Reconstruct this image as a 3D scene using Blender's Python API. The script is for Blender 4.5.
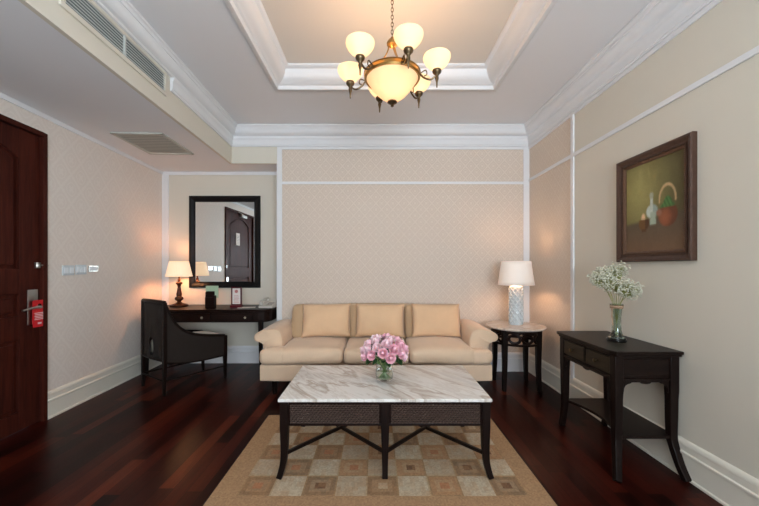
import bpy, bmesh, math, random
from mathutils import Vector, Matrix
R = math.radians
PI = math.pi
C = bpy.context.scene
for o in list(bpy.data.objects): bpy.data.objects.remove(o)
COL = C.collection

# ---------------------------------------------------------------- camera
F = 340.0; VX, VY = 376.0, 267.5; EYE = 1.25
cd = bpy.data.cameras.new('camera'); cam = bpy.data.objects.new('camera', cd); COL.objects.link(cam)
cam.location = (0, 0, EYE); cam.rotation_euler = (R(90), 0, 0)
cd.sensor_width = 36; cd.lens = F/759*36; cd.shift_x = (379.5-VX)/759; cd.shift_y = (VY-253)/759
cd.clip_start = 0.02
C.camera = cam
# ---------------------------------------------------------------- world, lights, exposure
w = bpy.data.worlds.new('world'); C.world = w; w.use_nodes = True
w.node_tree.nodes['Background'].inputs[0].default_value = (0.72, 0.80, 1.0, 1)
w.node_tree.nodes['Background'].inputs[1].default_value = 0.6
def area(name, loc, rot, sx, sy, power, col):
    l = bpy.data.lights.new(name, 'AREA'); l.shape = 'RECTANGLE'; l.size = sx; l.size_y = sy
    l.energy = power; l.color = col
    o = bpy.data.objects.new(name, l); COL.objects.link(o); o.location = loc; o.rotation_euler = rot
    return o
def point(name, loc, power, col, rad=0.03, parent=None):
    l = bpy.data.lights.new(name, 'POINT'); l.energy = power; l.color = col; l.shadow_soft_size = rad
    o = bpy.data.objects.new(name, l); COL.objects.link(o); o.location = loc; o.parent = parent
    return o
WARM = (1.0, 0.65, 0.39)
area('added_upward_fill', (0.5, -2.2, 1.55), (R(135), 0, R(14)), 2.2, 1.5, 250, (0.79, 0.90, 1.0))  # unseen area light added behind the camera, tilted up to brighten the ceiling
C.view_settings.view_transform = 'Standard'; C.view_settings.look = 'None'
C.view_settings.gamma = 1; C.view_settings.use_curve_mapping = False
C.view_settings.exposure = 0.0

# ---------------------------------------------------------------- materials
def lin(c): c /= 255.0; return c/12.92 if c <= 0.04045 else ((c+0.055)/1.055)**2.4
def S(r, g, b): return (lin(r), lin(g), lin(b), 1)
class NT:
    def __init__(s, name):
        s.m = bpy.data.materials.new(name); s.m.use_nodes = True; s.t = s.m.node_tree
        s.b = s.t.nodes['Principled BSDF']
    def n(s, typ, **k):
        x = s.t.nodes.new(typ)
        for a, v in k.items(): setattr(x, a, v)
        return x
    def l(s, a, b): s.t.links.new(a, b)
    def math(s, op, a, b=None):
        x = s.n('ShaderNodeMath', operation=op)
        for i, v in enumerate((a, b)):
            if v is None: continue
            if isinstance(v, (int, float)): x.inputs[i].default_value = v
            else: s.l(v, x.inputs[i])
        return x.outputs[0]
    def coord(s, scale=(1, 1, 1), rot=(0, 0, 0)):
        tc = s.n('ShaderNodeTexCoord'); mp = s.n('ShaderNodeMapping')
        mp.inputs['Scale'].default_value = scale; mp.inputs['Rotation'].default_value = rot
        s.l(tc.outputs['Object'], mp.inputs[0]); return mp.outputs[0]
    def noise(s, vec, scale, detail=3, rough=0.5, dist=0):
        x = s.n('ShaderNodeTexNoise'); s.l(vec, x.inputs['Vector'])
        x.inputs['Scale'].default_value = scale; x.inputs['Detail'].default_value = detail
        x.inputs['Roughness'].default_value = rough; x.inputs['Distortion'].default_value = dist
        return x.outputs['Fac']
    def ramp(s, fac, stops):
        x = s.n('ShaderNodeValToRGB'); s.l(fac, x.inputs[0]); e = x.color_ramp.elements
        while len(e) < len(stops): e.new(0.5)
        for el, (p, c) in zip(e, stops): el.position = p; el.color = c
        return x.outputs[0]
    def mix(s, fac, a, b, mode='MIX'):
        x = s.n('ShaderNodeMix', data_type='RGBA', blend_type=mode)
        for i, v in ((0, fac), (6, a), (7, b)):
            if isinstance(v, (int, float, tuple)): x.inputs[i].default_value = v
            else: s.l(v, x.inputs[i])
        return x.outputs[2]
    def bump(s, h, strength, dist=0.01):
        x = s.n('ShaderNodeBump'); x.inputs['Strength'].default_value = strength
        x.inputs['Distance'].default_value = dist; s.l(h, x.inputs['Height'])
        s.l(x.outputs[0], s.b.inputs['Normal'])
    def set(s, **k):
        for a, v in k.items():
            i = s.b.inputs[a.replace('_', ' ')]
            if isinstance(v, (int, float, tuple)): i.default_value = v
            else: s.l(v, i)
        return s

def plain(name, col, rough=0.6, metal=0.0, var=0.06, vs=25, bump=0.0, **k):
    t = NT(name); v = t.coord(); f = t.noise(v, vs)
    d = tuple(c*(1-var) for c in col[:3])+(1,); u = tuple(min(1, c*(1+var)) for c in col[:3])+(1,)
    t.set(Base_Color=t.mix(f, d, u), Roughness=rough, Metallic=metal)
    if bump: t.bump(f, bump)
    t.set(**k); return t.m

def wood(name, c1, c2, rough=0.3, axis='X', scale=1.0, spec=0.14):
    t = NT(name); sc = {'X': (1.2, 14, 14), 'Y': (14, 1.2, 14), 'Z': (14, 14, 1.2)}[axis]
    v = t.coord(tuple(a*scale for a in sc)); f = t.noise(v, 2.5, 5, 0.6, 0.6)
    t.set(Base_Color=t.ramp(f, [(0.3, c1), (0.7, c2)]), Roughness=rough); t.bump(f, 0.04)
    t.b.inputs['Specular IOR Level'].default_value = spec
    return t.m

def fabric(name, col, var=0.08, sheen=0.25, wscale=900):
    t = NT(name); v = t.coord(); f = t.noise(v, 9, 4, 0.6); g = t.noise(v, wscale, 1)
    d = tuple(c*(1-var) for c in col[:3])+(1,); u = tuple(min(1, c*(1+var)) for c in col[:3])+(1,)
    t.set(Base_Color=t.mix(f, d, u), Roughness=0.9)
    t.b.inputs['Sheen Weight'].default_value = sheen; t.b.inputs['Sheen Roughness'].default_value = 0.4
    t.bump(g, 0.12, 0.002); return t.m

def wallpaper(name, axis, ca, cb, cp, W=0.135, H=0.15, amt=0.5):
    """cream paper with a pale staggered ogee damask"""
    t = NT(name); tc = t.n('ShaderNodeTexCoord'); sp = t.n('ShaderNodeSeparateXYZ'); t.l(tc.outputs['Object'], sp.inputs[0])
    u = sp.outputs[0 if axis == 'X' else 1]; z = sp.outputs[2]
    cu = t.math('COSINE', t.math('MULTIPLY', u, 2*PI/W)); cz = t.math('COSINE', t.math('MULTIPLY', z, 2*PI/H))
    s = t.math('ADD', cu, cz)
    band = t.math('LESS_THAN', t.math('ABSOLUTE', s), 0.36)
    dot = t.math('GREATER_THAN', t.math('ABSOLUTE', s), 1.62)
    ring = t.math('LESS_THAN', t.math('ABSOLUTE', t.math('SUBTRACT', t.math('ABSOLUTE', s), 1.12)), 0.16)
    c2 = t.math('COSINE', t.math('MULTIPLY', u, 8*PI/W)); c3 = t.math('COSINE', t.math('MULTIPLY', z, 8*PI/H))
    br = t.math('GREATER_THAN', t.math('MULTIPLY', c2, c3), -0.35)
    pat = t.math('MULTIPLY', t.math('MINIMUM', t.math('ADD', t.math('ADD', band, dot), ring), 1.0), br)
    f = t.noise(tc.outputs['Object'], 3, 3)
    base = t.mix(f, ca, cb)
    t.set(Base_Color=t.mix(t.math('MULTIPLY', pat, amt), base, cp), Roughness=0.65)
    return t.m

def floor_mat():
    """long boards running away from the camera, each with its own tone"""
    t = NT('dark red hardwood'); tc = t.n('ShaderNodeTexCoord'); sp = t.n('ShaderNodeSeparateXYZ'); t.l(tc.outputs['Object'], sp.inputs[0])
    u = t.math('DIVIDE', sp.outputs[0], 0.088); row = t.math('FLOOR', u)
    wn = t.n('ShaderNodeTexWhiteNoise', noise_dimensions='1D'); t.l(row, wn.inputs['W'])
    v = t.math('ADD', t.math('DIVIDE', sp.outputs[1], 0.95), t.math('MULTIPLY', wn.outputs['Value'], 7.3)); idx = t.math('FLOOR', v)
    cb = t.n('ShaderNodeCombineXYZ'); t.l(row, cb.inputs[0]); t.l(idx, cb.inputs[1])
    w2 = t.n('ShaderNodeTexWhiteNoise', noise_dimensions='3D'); t.l(cb.outputs[0], w2.inputs['Vector'])
    fu = t.math('ABSOLUTE', t.math('SUBTRACT', t.math('FRACT', u), 0.5)); fv = t.math('ABSOLUTE', t.math('SUBTRACT', t.math('FRACT', v), 0.5))
    gap = t.math('MAXIMUM', t.math('GREATER_THAN', fu, 0.487), t.math('GREATER_THAN', fv, 0.4985))
    f = t.noise(t.coord((26, 1.6, 1)), 1.4, 6, 0.65, 0.5)
    plank = t.ramp(w2.outputs['Value'], [(0.0, S(24, 8, 6)), (0.35, S(40, 12, 8)), (0.7, S(62, 20, 12)), (1.0, S(90, 38, 22))])
    grain = t.ramp(f, [(0.3, (0.6, 0.55, 0.55, 1)), (0.72, (1.15, 1.1, 1.1, 1))])
    c = t.mix(1.0, plank, grain, 'MULTIPLY'); c = t.mix(gap, c, S(14, 5, 4))
    t.set(Base_Color=c, Roughness=0.3); t.b.inputs['Specular IOR Level'].default_value = 0.09
    t.bump(f, 0.03); return t.m

def marble(name, a, b, c_, rot, sc=1.0):
    t = NT(name); tc = t.n('ShaderNodeTexCoord'); mp = t.n('ShaderNodeMapping', vector_type='TEXTURE')
    mp.inputs['Rotation'].default_value = (0, 0, rot); mp.inputs['Scale'].default_value = (0.75/sc, 0.15/sc, 1)
    t.l(tc.outputs['Object'], mp.inputs[0]); v = mp.outputs[0]
    n1 = t.noise(v, 0.8, 5, 0.55, 0.5); n2 = t.noise(v, 1.9, 6, 0.65, 0.9)
    vein = t.ramp(n1, [(0.36, b), (0.44, a), (0.50, c_), (0.53, a), (0.66, a), (0.74, b)])
    fine = t.ramp(n2, [(0.44, (1, 1, 1, 1)), (0.495, (0.80, 0.76, 0.72, 1)), (0.54, (1, 1, 1, 1))])
    t.set(Base_Color=t.mix(0.8, vein, fine, 'MULTIPLY'), Roughness=0.22); return t.m

def glass(name, col=(0.93, 0.97, 0.95, 1), rough=0.0, ior=1.45):
    t = NT(name); f = t.noise(t.coord(), 6)
    t.set(Base_Color=t.mix(f, col, tuple(c*0.97 for c in col[:3])+(1,)), Roughness=rough, Transmission_Weight=1.0, IOR=ior); return t.m

def glow(name, col, ecol, strength, tau=0.0):
    """lamp glass or shade cloth: scatters the bulb's light through its wall and glows a little of itself"""
    t = NT(name); f = t.noise(t.coord(), 14, 4, 0.6, 0.8)
    e = t.mix(f, tuple(c*0.88 for c in ecol[:3])+(1,), ecol)
    if not tau:
        t.set(Base_Color=col, Roughness=0.5, Emission_Color=e, Emission_Strength=strength); return t.m
    out = t.t.nodes['Material Output']; t.t.nodes.remove(t.b)
    d = t.n('ShaderNodeBsdfDiffuse'); d.inputs[0].default_value = col
    tr = t.n('ShaderNodeBsdfTranslucent'); t.l(e, tr.inputs[0])
    mx = t.n('ShaderNodeMixShader'); mx.inputs[0].default_value = tau; t.l(d.outputs[0], mx.inputs[1]); t.l(tr.outputs[0], mx.inputs[2])
    em = t.n('ShaderNodeEmission'); t.l(e, em.inputs[0]); em.inputs[1].default_value = strength
    ad = t.n('ShaderNodeAddShader'); t.l(mx.outputs[0], ad.inputs[0]); t.l(em.outputs[0], ad.inputs[1]); t.l(ad.outputs[0], out.inputs[0])
    return t.m

def vcol(name, rough=0.8, bumps=0.0, bscale=300):
    t = NT(name); a = t.n('ShaderNodeAttribute', attribute_name='Col')
    f = t.noise(t.coord(), bscale, 2); c = t.mix(f, (0.82, 0.82, 0.82, 1), (1.12, 1.12, 1.12, 1))
    t.set(Base_Color=t.mix(1.0, a.outputs['Color'], c, 'MULTIPLY'), Roughness=rough)
    t.b.inputs['Specular IOR Level'].default_value = 0.2
    if bumps: t.bump(f, bumps, 0.004)
    return t.m

M = dict(
    floor=floor_mat(),
    paperX=wallpaper('damask wallpaper', 'X', S(208, 192, 176), S(212, 195, 180), S(230, 216, 201)), paperY=wallpaper('damask wallpaper left', 'Y', S(224, 214, 204), S(228, 217, 208), S(240, 232, 223), 0.21, 0.26, 0.28),
    paperR=wallpaper('damask wallpaper right', 'Y', S(214, 198, 181), S(218, 201, 184), S(230, 217, 202)),
    cream=plain('cream paint', S(217, 210, 195), 0.6, var=0.015, vs=4),
    ceil=plain('ceiling paint', S(232, 232, 234), 0.7, var=0.01, vs=3),
    recess=plain('beige ceiling paint', S(228, 221, 211), 0.7, var=0.01, vs=3),
    white=plain('white trim paint', S(229, 229, 230), 0.5, var=0.01, vs=5),
    ivory=plain('ivory trim paint', S(228, 222, 208), 0.45, var=0.01, vs=5),
    doorw=wood('door mahogany', S(52, 22, 17), S(76, 33, 24), 0.5, 'Z', spec=0.06),
    dark=wood('dark stained wood', S(20, 12, 10), S(32, 20, 15), 0.35, 'Y'),
    darkx=wood('dark stained wood grain', S(22, 12, 10), S(36, 20, 15), 0.35, 'X'),
    darkz=wood('dark stained leg wood', S(18, 11, 9), S(30, 18, 14), 0.38, 'Z'),
    drawer=wood('dark drawer wood', S(34, 27, 19), S(50, 40, 28), 0.36, 'Y'),
    cane=plain('dark cane weave', S(40, 32, 28), 0.65, var=0.5, vs=180, bump=0.3, Specular_IOR_Level=0.25),
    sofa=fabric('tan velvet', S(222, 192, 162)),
    sofashaded=fabric('shaded tan velvet', S(196, 164, 128)),  # sofa velvet darkened; shading of the back is put into its colour
    pillow=fabric('apricot velvet', S(224, 186, 148)),
    seatc=fabric('cream seat cloth', S(226, 214, 190)),
    marble=marble('white veined marble', S(226, 221, 215), S(206, 199, 193), S(188, 174, 162), R(-50)),
    marble2=marble('beige marble', S(214, 202, 190), S(204, 190, 178), S(184, 168, 156), R(20), 2),
    brass=plain('antique brass', S(176, 138, 82), 0.3, 1.0, 0.15, 40),
    brassd=plain('aged dark brass', S(104, 88, 66), 0.35, 1.0, 0.2, 60),
    chrome=plain('brushed steel', S(196, 194, 190), 0.28, 1.0, 0.05, 60),
    knob=plain('pale metal knob', S(206, 196, 176), 0.3, 0.7),
    mirror=plain('silvered glass', (0.86, 0.88, 0.87, 1), 0.01, 1.0, 0.005),
    black=plain('black lacquer', S(14, 12, 13), 0.45, var=0.1, Specular_IOR_Level=0.2),
    glassv=glass('clear glass'), water=glass('water', (0.92, 0.98, 0.93, 1), 0, 1.33),
    glassg=glass('grey green glass', (0.66, 0.76, 0.72, 1)),
    pane=glass('window glass', (1, 1, 1, 1)),
    ceramic=plain('white glazed ceramic', S(204, 212, 214), 0.2, var=0.02),
    red=plain('red card', S(206, 24, 34), 0.45, var=0.03), redd=plain('dark red stand', S(88, 6, 20), 0.35),
    paper=plain('white paper', S(232, 222, 214), 0.7, var=0.03), pinkink=plain('faded red ink', S(196, 120, 116), 0.7),
    whiteink=plain('white ink', S(240, 214, 214), 0.6),
    green=plain('pale green card', S(176, 200, 168), 0.6), plate=plain('switch plastic', S(208, 214, 218), 0.25, var=0.02),
    rocker=plain('switch rocker plastic', S(228, 232, 236), 0.2, var=0.02),
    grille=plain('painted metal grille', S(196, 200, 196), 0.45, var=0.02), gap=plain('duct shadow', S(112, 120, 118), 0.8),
    gap2=plain('shaded vent backing', S(158, 162, 158), 0.7), grilled=plain('grey vent louvre paint', S(196, 198, 190), 0.5, var=0.02),
    phone=plain('beige phone plastic', S(205, 200, 190), 0.35, var=0.02), phonek=plain('grey keys', S(120, 116, 112), 0.5),
    petal=NT('pink rose petals').m, petal2=NT('deep pink rose petals').m,
    leaf=plain('dark green leaf', S(40, 72, 34), 0.5, var=0.3), stem=plain('green stem', S(120, 150, 84), 0.5, var=0.2),
    stem2=plain('pale stem', S(150, 152, 84), 0.6), breath=plain('tiny white blossoms', S(206, 204, 184), 0.85, var=0.06),
    rug=vcol('woven wool rug', 0.95, 0.5), canvas=vcol('oil paint on canvas', 0.5, 0.15, 120),
    frame=plain('dark bronze picture frame', S(76, 52, 40), 0.35, 0.3, 0.35, 40, 0.2),
    framei=plain('copper brown beaded lip', S(98, 70, 52), 0.35, 0.35, 0.3, 120, 0.3),
    bell=glow('lit alabaster glass', S(215, 195, 160), (1.0, 0.84, 0.62, 1), 0.22, 0.17),
    bowl=glow('lit alabaster bowl', S(215, 190, 150), (1.0, 0.76, 0.52, 1), 0.22, 0.22),
    pleat=glow('lit pleated shade', S(250, 225, 195), (1.0, 0.66, 0.40, 1), 0.62),
    shade=glow('lit linen shade', S(246, 234, 222), (1.0, 0.76, 0.66, 1), 0.14),
)
for k, c1, c2 in (('petal', S(252, 206, 213), S(255, 228, 232)), ('petal2', S(249, 184, 198), S(252, 206, 216))):
    m = M[k]; t = NT.__new__(NT); t.m = m; t.t = m.node_tree; t.b = t.t.nodes['Principled BSDF']
    f = t.noise(t.coord(), 40); t.set(Base_Color=t.mix(f, c1, c2), Roughness=0.65, Subsurface_Weight=0.15)
    t.b.inputs['Subsurface Scale'].default_value = 0.01

# ---------------------------------------------------------------- mesh helpers
class MB:
    def __init__(s): s.v = []; s.f = []
    def add(s, vs, fs):
        k = len(s.v); s.v += [tuple(p) for p in vs]; s.f += [tuple(i+k for i in f) for f in fs]; return s
    def box(s, x0, x1, y0, y1, z0, z1):
        return s.add([(x0,y0,z0),(x1,y0,z0),(x1,y1,z0),(x0,y1,z0),(x0,y0,z1),(x1,y0,z1),(x1,y1,z1),(x0,y1,z1)],
                     [(0,3,2,1),(4,5,6,7),(0,1,5,4),(1,2,6,5),(2,3,7,6),(3,0,4,7)])
    def quad(s, a, b, c, d): return s.add([a, b, c, d], [(0, 1, 2, 3)])
    def rbox(s, c, h, r, n=8, fn=None):
        r = min(r, min(h)*0.999); vs = []; fs = []
        for ax in range(3):
            for sg in (-1, 1):
                k = len(vs)
                for i in range(n+1):
                    for j in range(n+1):
                        def w_(t, hh):   # more samples near the rounded ends
                            u = 2*t/n-1; return math.copysign(abs(u)**0.6, u)
                        a, b = w_(i, 0), w_(j, 0); p = [0, 0, 0]
                        p[ax] = sg; p[(ax+1) % 3] = a; p[(ax+2) % 3] = b
                        q = [p[m]*h[m] for m in range(3)]; inn = [max(-(h[m]-r), min(h[m]-r, q[m])) for m in range(3)]
                        d = Vector([q[m]-inn[m] for m in range(3)])
                        if d.length > 1e-9: d = d.normalized()*r
                        P = Vector(inn)+d
                        if fn: P = Vector(fn(P, h))
                        vs.append(P+Vector(c))
                for i in range(n):
                    for j in range(n):
                        a = k+i*(n+1)+j; f = (a, a+n+1, a+n+2, a+1); fs.append(f if sg > 0 else f[::-1])
        return s.add(vs, fs)
    def lathe(s, prof, seg=32, c=(0, 0, 0), cap=True, rmod=None):
        vs = []; fs = []; n = len(prof)
        for i in range(seg):
            a = 2*PI*i/seg
            for (r, z) in prof:
                rr = r*(rmod(a, z) if rmod else 1); vs.append((c[0]+rr*math.cos(a), c[1]+rr*math.sin(a), c[2]+z))
        for i in range(seg):
            j = (i+1) % seg
            for k in range(n-1): fs.append((i*n+k, j*n+k, j*n+k+1, i*n+k+1))
        if cap:
            if prof[0][0] > 1e-6: fs.append(tuple(i*n for i in range(seg))[::-1])
            if prof[-1][0] > 1e-6: fs.append(tuple(i*n+n-1 for i in range(seg)))
        return s.add(vs, fs)
    def tube(s, pts, rad, seg=10, sq=False, cap=True):
        pts = [Vector(p) for p in pts]; n = len(pts); rad = rad if isinstance(rad, (list, tuple)) else [rad]*n
        T = [(pts[min(i+1, n-1)]-pts[max(i-1, 0)]).normalized() for i in range(n)]
        up = Vector((0, 0, 1)) if abs(T[0].z) < 0.9 else Vector((0, 1, 0))
        x = T[0].cross(up).normalized(); vs = []; fs = []
        if sq: seg = 4
        for i in range(n):
            x = (x-T[i]*x.dot(T[i])).normalized(); y = T[i].cross(x)
            for k in range(seg):
                a = 2*PI*k/seg+(PI/4 if sq else 0); m = rad[i]*(math.sqrt(2) if sq else 1)
                vs.append(pts[i]+x*(m*math.cos(a))+y*(m*math.sin(a)))
        for i in range(n-1):
            for k in range(seg):
                l = (k+1) % seg; fs.append((i*seg+k, i*seg+l, (i+1)*seg+l, (i+1)*seg+k))
        if cap: fs.append(tuple(range(seg))[::-1]); fs.append(tuple((n-1)*seg+k for k in range(seg)))
        return s.add(vs, fs)
    def ring(s, c, R_, r, seg=48, sub=8, sx=1, sy=1, axis='Z'):
        vs = []; fs = []
        for i in range(seg):
            a = 2*PI*i/seg
            for j in range(sub):
                b = 2*PI*j/sub; rr = R_+r*math.cos(b); p = (sx*rr*math.cos(a), sy*rr*math.sin(a), r*math.sin(b))
                if axis == 'Y': p = (p[0], p[2], p[1])
                vs.append((c[0]+p[0], c[1]+p[1], c[2]+p[2]))
        for i in range(seg):
            for j in range(sub):
                k = (i+1) % seg; l = (j+1) % sub; fs.append((i*sub+j, k*sub+j, k*sub+l, i*sub+l))
        return s.add(vs, fs)
    def prism(s, poly, a, b, plane='XY'):
        def P(u, v, w_):
            return {'XY': (u, v, w_), 'XZ': (u, w_, v), 'YZ': (w_, u, v)}[plane]
        n = len(poly); vs = [P(u, v, a) for u, v in poly]+[P(u, v, b) for u, v in poly]
        fs = [tuple(range(n))[::-1], tuple(range(n, 2*n))]+[(i, (i+1) % n, (i+1) % n+n, i+n) for i in range(n)]
        return s.add(vs, fs)
    def grid(s, fn, nu, nv, thick=None):
        vs = [fn(i/nu, j/nv) for i in range(nu+1) for j in range(nv+1)]
        fs = [(i*(nv+1)+j, (i+1)*(nv+1)+j, (i+1)*(nv+1)+j+1, i*(nv+1)+j+1) for i in range(nu) for j in range(nv)]
        return s.add(vs, fs)
    def mesh(s, name, mat, smooth=35, recalc=True):
        me = bpy.data.meshes.new(name); me.from_pydata([tuple(p) for p in s.v], [], s.f)
        bm = bmesh.new(); bm.from_mesh(me); bmesh.ops.remove_doubles(bm, verts=bm.verts, dist=1e-5)
        if recalc: bmesh.ops.recalc_face_normals(bm, faces=bm.faces)
        bm.to_mesh(me); bm.free()
        if mat: me.materials.append(mat)
        if smooth:
            for p in me.polygons: p.use_smooth = True
            me.set_sharp_from_angle(angle=R(smooth))
        return me
    def build(s, name, mat, parent=None, loc=(0, 0, 0), rz=0, bev=0, smooth=35, solid=0, sub=0, recalc=True):
        o = bpy.data.objects.new(name, s.mesh(name, mat, smooth, recalc)); COL.objects.link(o)
        o.parent = parent; o.location = loc; o.rotation_euler = (0, 0, rz)
        if solid:
            m = o.modifiers.new('solid', 'SOLIDIFY'); m.thickness = solid; m.offset = 0
        if bev:
            m = o.modifiers.new('bevel', 'BEVEL'); m.width = bev; m.segments = 2; m.limit_method = 'ANGLE'; m.angle_limit = R(40)
        if sub:
            m = o.modifiers.new('sub', 'SUBSURF'); m.levels = sub; m.render_levels = sub
        return o
def thing(name, label, cat, loc=(0, 0, 0), rz=0, group=None):
    o = bpy.data.objects.new(name, None); COL.objects.link(o); o.empty_display_size = 0.1
    o.location = loc; o.rotation_euler = (0, 0, rz); o['label'] = label; o['category'] = cat
    if group: o['group'] = group
    return o
def tag(o, label, cat, group=None):
    o['label'] = label; o['category'] = cat
    if group: o['group'] = group
    return o
def struct(o): o['kind'] = 'structure'; return o
def smoothstep(t): t = max(0, min(1, t)); return t*t*(3-2*t)
def lerp(a, b, t): return a+(b-a)*t
def curve(pts, n=8):
    """Catmull-Rom through points"""
    P = [Vector(p) for p in pts]; P = [P[0]*2-P[1]]+P+[P[-1]*2-P[-2]]; out = []
    for i in range(1, len(P)-2):
        for k in range(n):
            t = k/n; a, b, c, d = P[i-1:i+3]
            out.append(0.5*((2*b)+(c-a)*t+(2*a-5*b+4*c-d)*t*t+(3*b-a-3*c+d)*t**3))
    return out+[P[-2]]

# ---------------------------------------------------------------- the room
YB, YA, YF = 4.106, 4.46, -2.4          # back wall, alcove back wall, wall behind the camera
XR, XA = 1.848, -1.188                  # right wall, side of the alcove
ZS, ZC, ZT = 2.506, 2.943, 3.095        # soffit, ceiling, tray ceiling
def XL(y): return -2.70-0.051*(y-2.5)   # left wall line
def XB(y): return -1.654-0.0355*(y-1.596)   # bulkhead face line
AL, AB = math.atan(0.051), math.atan(0.0355)
D0, D1 = 1.55, 2.795                     # door opening on the left wall, outside the frame
ZD = 2.345

struct(MB().box(-3.1, 2.1, YF-0.2, 4.7, -0.1, 0).build('floor', M['floor'], smooth=0))
# ceiling with the tray recess
TX0, TX1, TY0, TY1 = -0.927, 1.112, 0.55, 3.2
m = MB()
for (x0, x1, y0, y1) in ((-3.0, TX0, YF-0.1, YB+0.1), (TX1, 2.05, YF-0.1, YB+0.1), (TX0, TX1, YF-0.1, TY0), (TX0, TX1, TY1, YB+0.1)):
    m.box(x0, x1, y0, y1, ZC, ZT+0.05)
struct(m.build('ceiling', M['ceil'], smooth=0))
struct(MB().box(TX0-0.01, TX1+0.01, TY0-0.01, TY1+0.01, ZT, ZT+0.04).build('ceiling_recess', M['recess'], smooth=0))
# lowered soffit on the left and over the alcove
m = MB()
m.prism([(XL(YF)-0.1, YF), (XB(YF)-0.03, YF), (XB(YB)-0.03, YB+0.03), (XA, YB+0.03), (XA, 4.6), (XL(4.6)-0.1, 4.6)], ZS, ZS+0.02)
struct(m.build('ceiling_soffit', M['ceil'], smooth=0))
m = MB(); th = 0.03
m.prism([(XB(YF)-th, YF), (XB(YF), YF), (XB(YB), YB), (XA, YB), (XA, YB+th), (XB(YB)-th, YB+th)], ZS, ZC)
struct(m.build('wall_bulkhead', M['cream'], smooth=0))
# walls
m = MB()
m.prism([(XA, YB), (XR+0.1, YB), (XR+0.1, YB+0.5), (XA, YB+0.5)], 0, ZC)
struct(m.build('wall_back', M['paperX'], smooth=0))
struct(MB().box(-3.0, XA, YA, YA+0.1, 0, ZS).build('wall_alcove', M['cream'], smooth=0))
YP = 3.2
struct(MB().box(XR, XR+0.1, YF, YP, 0, ZC).build('wall_right', M['cream'], smooth=0))
struct(MB().box(XR, XR+0.1, YP, YB, 0, ZC).build('wall_right_papered', M['paperR'], smooth=0))
m = MB()
for y0, y1, z0 in ((YF, D0, 0), (D1, YA, 0), (D0, D1, ZD)):
    m.prism([(XL(y0), y0), (XL(y1), y1), (XL(y1)-0.12, y1), (XL(y0)-0.12, y0)], z0, ZS)
struct(m.build('wall_left', M['paperY'], smooth=0))
# wall behind the camera with an unseen window added for the daylight
WX0, WX1, WZ0, WZ1 = -1.1, 1.6, 0.6, 2.5
m = MB()
for a in ((-3.0, WX0, 0, ZC), (WX1, 2.0, 0, ZC), (WX0, WX1, 0, WZ0), (WX0, WX1, WZ1, ZC)):
    m.box(a[0], a[1], YF-0.15, YF, a[2], a[3])
struct(m.build('wall_front', M['cream'], smooth=0))
m = MB()
for x in (WX0, WX0+0.98, WX1-1.04, WX1-0.06): m.box(x, x+0.06, YF-0.1, YF-0.04, WZ0, WZ1)
for z in (WZ0, WZ1-0.06): m.box(WX0, WX1, YF-0.1, YF-0.04, z, z+0.06)
wf = struct(m.build('added_window', M['white'], bev=0.004, smooth=0))
MB().box(WX0+0.03, WX1-0.03, YF-0.075, YF-0.065, WZ0+0.03, WZ1-0.03).build('pane', M['pane'], wf, smooth=0)

def ring_mold(poly, prof, closed=True):
    """mitred moulding: prof = (projection into the polygon, z); poly counter-clockwise"""
    n = len(poly); out = MB(); rows = []
    for (p, z) in prof:
        row = []
        for i in range(n):
            a, b, c = Vector(poly[i-1]), Vector(poly[i]), Vector(poly[(i+1) % n])
            d1, d2 = (b-a).normalized(), (c-b).normalized(); n1, n2 = Vector((-d1.y, d1.x)), Vector((-d2.y, d2.x))
            k = (n1+n2); q = b+k*(p/(1+n1.dot(n2))); row.append((q.x, q.y, z))
        rows.append(row)
    vs = [p for r in rows for p in r]; fs = []; mm = len(prof)
    for j in range(mm-1):
        for i in range(n): k = (i+1) % n; fs.append((j*n+i, j*n+k, (j+1)*n+k, (j+1)*n+i))
    for i in range(n): k = (i+1) % n; fs.append(((mm-1)*n+i, (mm-1)*n+k, k, i))
    return out.add(vs, fs)
room = [(XB(YF)+0.001, YF), (XR-0.001, YF), (XR-0.001, YB-0.001), (XB(YB)+0.001, YB-0.001)]
def arc(p0, p1, bulge, n=6):
    """curved piece of a moulding profile, from p0 to p1"""
    out = []
    for i in range(n+1):
        t = i/n; x = lerp(p0[0], p1[0], t); z = lerp(p0[1], p1[1], t); q = math.sin(PI*t)*bulge
        dx, dz = p1[0]-p0[0], p1[1]-p0[1]; L = math.hypot(dx, dz); out.append((x-dz/L*q, z+dx/L*q))
    return out
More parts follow.
